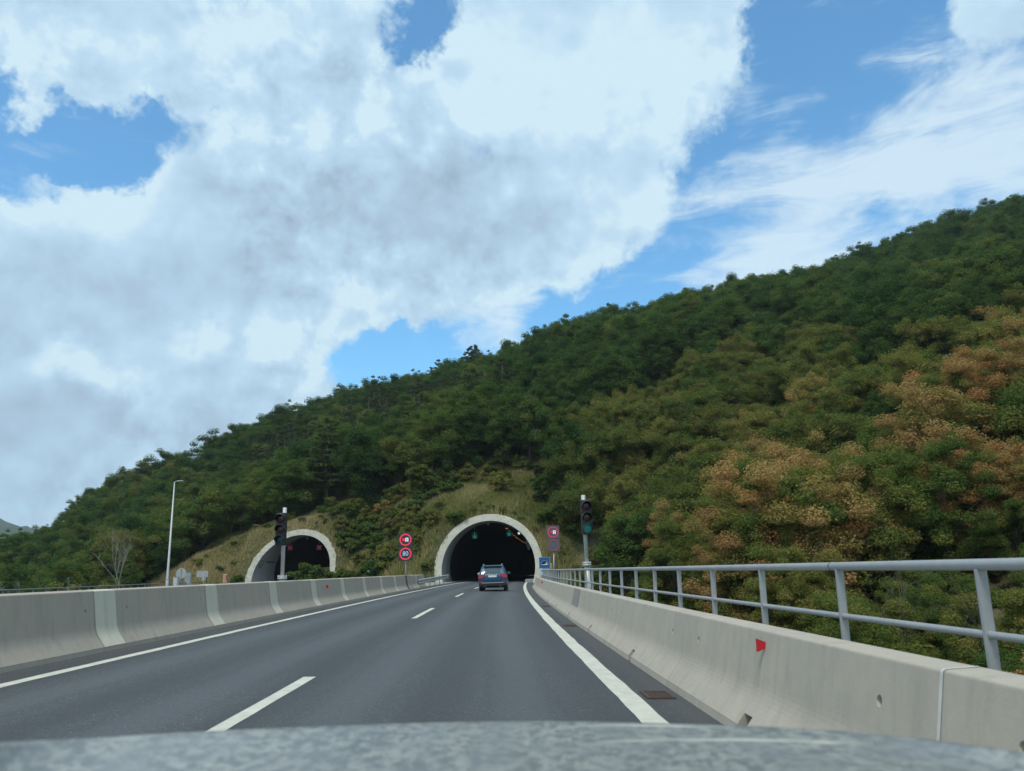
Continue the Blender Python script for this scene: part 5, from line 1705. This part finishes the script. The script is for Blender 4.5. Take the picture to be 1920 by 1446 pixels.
# low scrub under the trees by the road
n = 900
q = np.stack([r2.uniform(-90, 75, n * 3), r2.uniform(2, 112, n * 3)], 1)
xr = q[:, 0] - KC * q[:, 1] ** 2 / 2
railx = np.interp(q[:, 1], [0, 20, 40, 60, 78, 92, 112], [-20, -20.5, -25.6, -29.3, -32, -36, -44])
m = (xr > 5.6) & (q[:, 1] < 95 + (q[:, 0] - 6) * .9) | (q[:, 0] < railx - 4.5)
q = q[m][:n]
keys = r2.choice([shk['dark'], shk['green'], shk['olive'], shk['bright']], len(q), p=[.36, .30, .28, .06])
pts = np.stack([q[:, 0], q[:, 1], terrain(q[:, 0], q[:, 1]) - .1, r2.uniform(.7, 1.5, len(q)), r2.uniform(0, 6.28, len(q)), keys], 1)
scatter('undergrowth', pts, {k: v for k, v in proto_sh.items() if k in set(keys)}, 'low green scrub filling the ground under the trees by the road', 'undergrowth')

# low weeds dotted through the dry grass
nw = 900
wx, wy = r2.uniform(-47, 9.5, nw), r2.uniform(88, 117, nw)
wz = terrain(wx, wy)
wok = wy > np.interp(wx, FOOT[:, 0], FOOT[:, 1]) + .8
wok &= (np.sin(wx * .42 + 1) + np.sin(wy * .55 + wx * .2) + r2.normal(0, .6, nw)) > .15
for i_, (o_, rz_) in enumerate(PORTALS):
    lx, ly = portal_local(i_, wx, wy)
    wok &= ~((lx ** 2 + (wz + .3 - o_.z - ZC) ** 2 < 6.7 ** 2) & (ly < 14))
wx, wy, wz = wx[wok], wy[wok], wz[wok]
wk = r2.choice([shk['green'], shk['olive'], shk['bright'], shk['dark']], len(wx), p=[.36, .34, .18, .12])
scatter('weeds', np.stack([wx, wy, wz - .05, r2.uniform(.16, .46, len(wx)), r2.uniform(0, 6.28, len(wx)), wk], 1),
        {k: v for k, v in proto_sh.items() if k in set(wk)}, 'low green weeds dotted through the dry grass around the tunnel mouths', 'weeds')

# ------------------------------------------------------------------------------ bare trees
def bare_tree(base, H, seed, label, m, spread=.55, levels=5):
    r = np.random.default_rng(seed)
    t = thing('bare_tree', base, 0, label, 'tree')
    b = MB(); lim = MB()
    def grow(p, d, L, rad, lev, mb):
        q = p + d * L
        mid_ = p.lerp(q, .5) + Vector(r.normal(0, .03, 3)) * L
        mb.tube([p, mid_, q], [rad, rad * .85, rad * .68], 6 if lev < 2 else 4, cap=False)
        if lev >= levels: return
        for k in range(2 if lev else 3):
            nd = (d + Vector(r.normal(0, spread, 3)) + Vector((0, 0, .16))).normalized()
            grow(q if k < 2 else mid_, nd, L * r.uniform(.62, .85), rad * .62, lev + 1, lim)
        if lev > 0 and r.random() < .6:
            grow(mid_, (d + Vector(r.normal(0, spread * 1.3, 3))).normalized(), L * .55, rad * .4, lev + 1, lim)
    grow(Vector((0, 0, -.4)), Vector((.05, 0, 1)).normalized(), H * .32, H * .0085, 0, b)
    b.build('trunk', m, t, fix=False); lim.build('branch', m, t, fix=False)
    tag(t.children[1], None)
    return t
def on_ground(px_, d):
    p = at(px_, 1080, d); return Vector((p.x, d, ground_z(p.x, d)))
bare_tree(on_ground(222, 76), 8.4, 3, 'leafless pale grey tree in front of the woods, beyond the thin hand rail', MT['bark_dead'], .46, 6)
bare_tree(on_ground(146, 80), 6.0, 8, 'thin leafless sapling over the thin hand rail, short and forked', MT['bark_dead'], .45, 4)
bare_tree(on_ground(428, 121), 5.0, 9, 'thin bare forked tree on the crest of the dry grass slope', MT['bark_pale'], .35, 3)
b0 = at(1655, 1020, 31); bare_tree(Vector((b0.x, 31, ground_z(b0.x, 31))), 8.5, 12, 'slender bare sapling between russet trees behind the hand rail', MT['bark'], .42, 4)
b0 = at(1900, 1040, 24); bare_tree(Vector((b0.x, 24, ground_z(b0.x, 24))), 6.8, 14, 'bare twiggy sapling behind the nearest rail post', MT['bark'], .42, 4)

# ----------------------------------------------------------------------------------------- grass
def grass():
    r = np.random.default_rng(77)
    n = 60000
    x = r.uniform(-52, 10.5, n); y = r.uniform(86, 121, n)
    yf = np.interp(x, FOOT[:, 0], FOOT[:, 1])
    ok = y > yf - .6
    zz = terrain(x, y)
    for i, (o, rz) in enumerate(PORTALS):
        lx, ly = portal_local(i, x, y)
        ok &= ~((lx ** 2 + (zz - o.z - ZC) ** 2 < 6.25 ** 2) & (ly < 14))
    x, y, zz, yf = x[ok], y[ok], zz[ok], yf[ok]
    # a strip of rough grass on the level ground in front too
    m = 5000
    x2 = r.uniform(-21, -7.3, m); y2 = r.uniform(62, 100, m); ok2 = y2 < np.interp(x2, FOOT[:, 0], FOOT[:, 1])
    x = np.concatenate([x, x2[ok2]]); y = np.concatenate([y, y2[ok2]]); zz = terrain(x, y)
    n = len(x)
    k = 9
    pt = np.sin(x * .35 + y * .21) + np.sin(x * .9 - y * .6 + 1) * .7 + np.sin(y * .5 + x * .1) * .6
    crest = np.exp(-((y - np.interp(x, [-48, -38, -28, -14, 0, 9], [108, 114, 115, 112, 111, 110])) / 5) ** 2)
    base = .42 + .19 * pt + .10 * crest + .20 * (x < -24) - .10 * (x > -7)
    px_ = np.repeat(x, k) + r.normal(0, .22, n * k); py_ = np.repeat(y, k) + r.normal(0, .22, n * k); pz = np.repeat(zz, k)
    h = r.uniform(.30, .85, n * k) * np.repeat(.75 + .35 * np.clip(pt, -1, 1.5), k); w = r.uniform(.022, .055, n * k)
    a = r.uniform(0, 6.28, n * k); lean = r.normal(0, .28, (n * k, 2)) * h[:, None]
    V = np.empty((n * k, 3, 3))
    V[:, 0] = np.stack([px_ - np.cos(a) * w, py_ - np.sin(a) * w, pz - .06], 1)
    V[:, 1] = np.stack([px_ + np.cos(a) * w, py_ + np.sin(a) * w, pz - .06], 1)
    V[:, 2] = np.stack([px_ + lean[:, 0], py_ + lean[:, 1], pz + h], 1)
    t = np.clip(np.repeat(np.repeat(base, k) + r.normal(0, .20, n * k), 3), .02, .98)
    o = link('dry_grass', np_mesh('dry_grass', V.reshape(-1, 3), np.arange(3 * n * k).reshape(-1, 3), MT['grass'], t))
    tag(o, 'rough straw coloured grass on the slopes around the tunnel mouths', 'grass', kind='stuff')
grass()


# ------------------------------------------------------------------------------------------ haze
def haze():
    m = bpy.data.materials.new('thin_air'); m.use_nodes = True
    t = NT(m.node_tree); m.node_tree.nodes.clear()
    out = t.n('ShaderNodeOutputMaterial'); v = t.n('ShaderNodeVolumePrincipled')
    v.inputs['Color'].default_value = (0.80, 0.90, 1.0, 1)
    v.inputs['Density'].default_value = 0.00016
    v.inputs['Anisotropy'].default_value = 0.2
    m.node_tree.links.new(v.outputs[0], out.inputs['Volume'])
    b = MB(); b.box((0, 1700, 67), (8600, 5200, 186))
    tag(b.build('haze', m), kind='stuff')
haze()
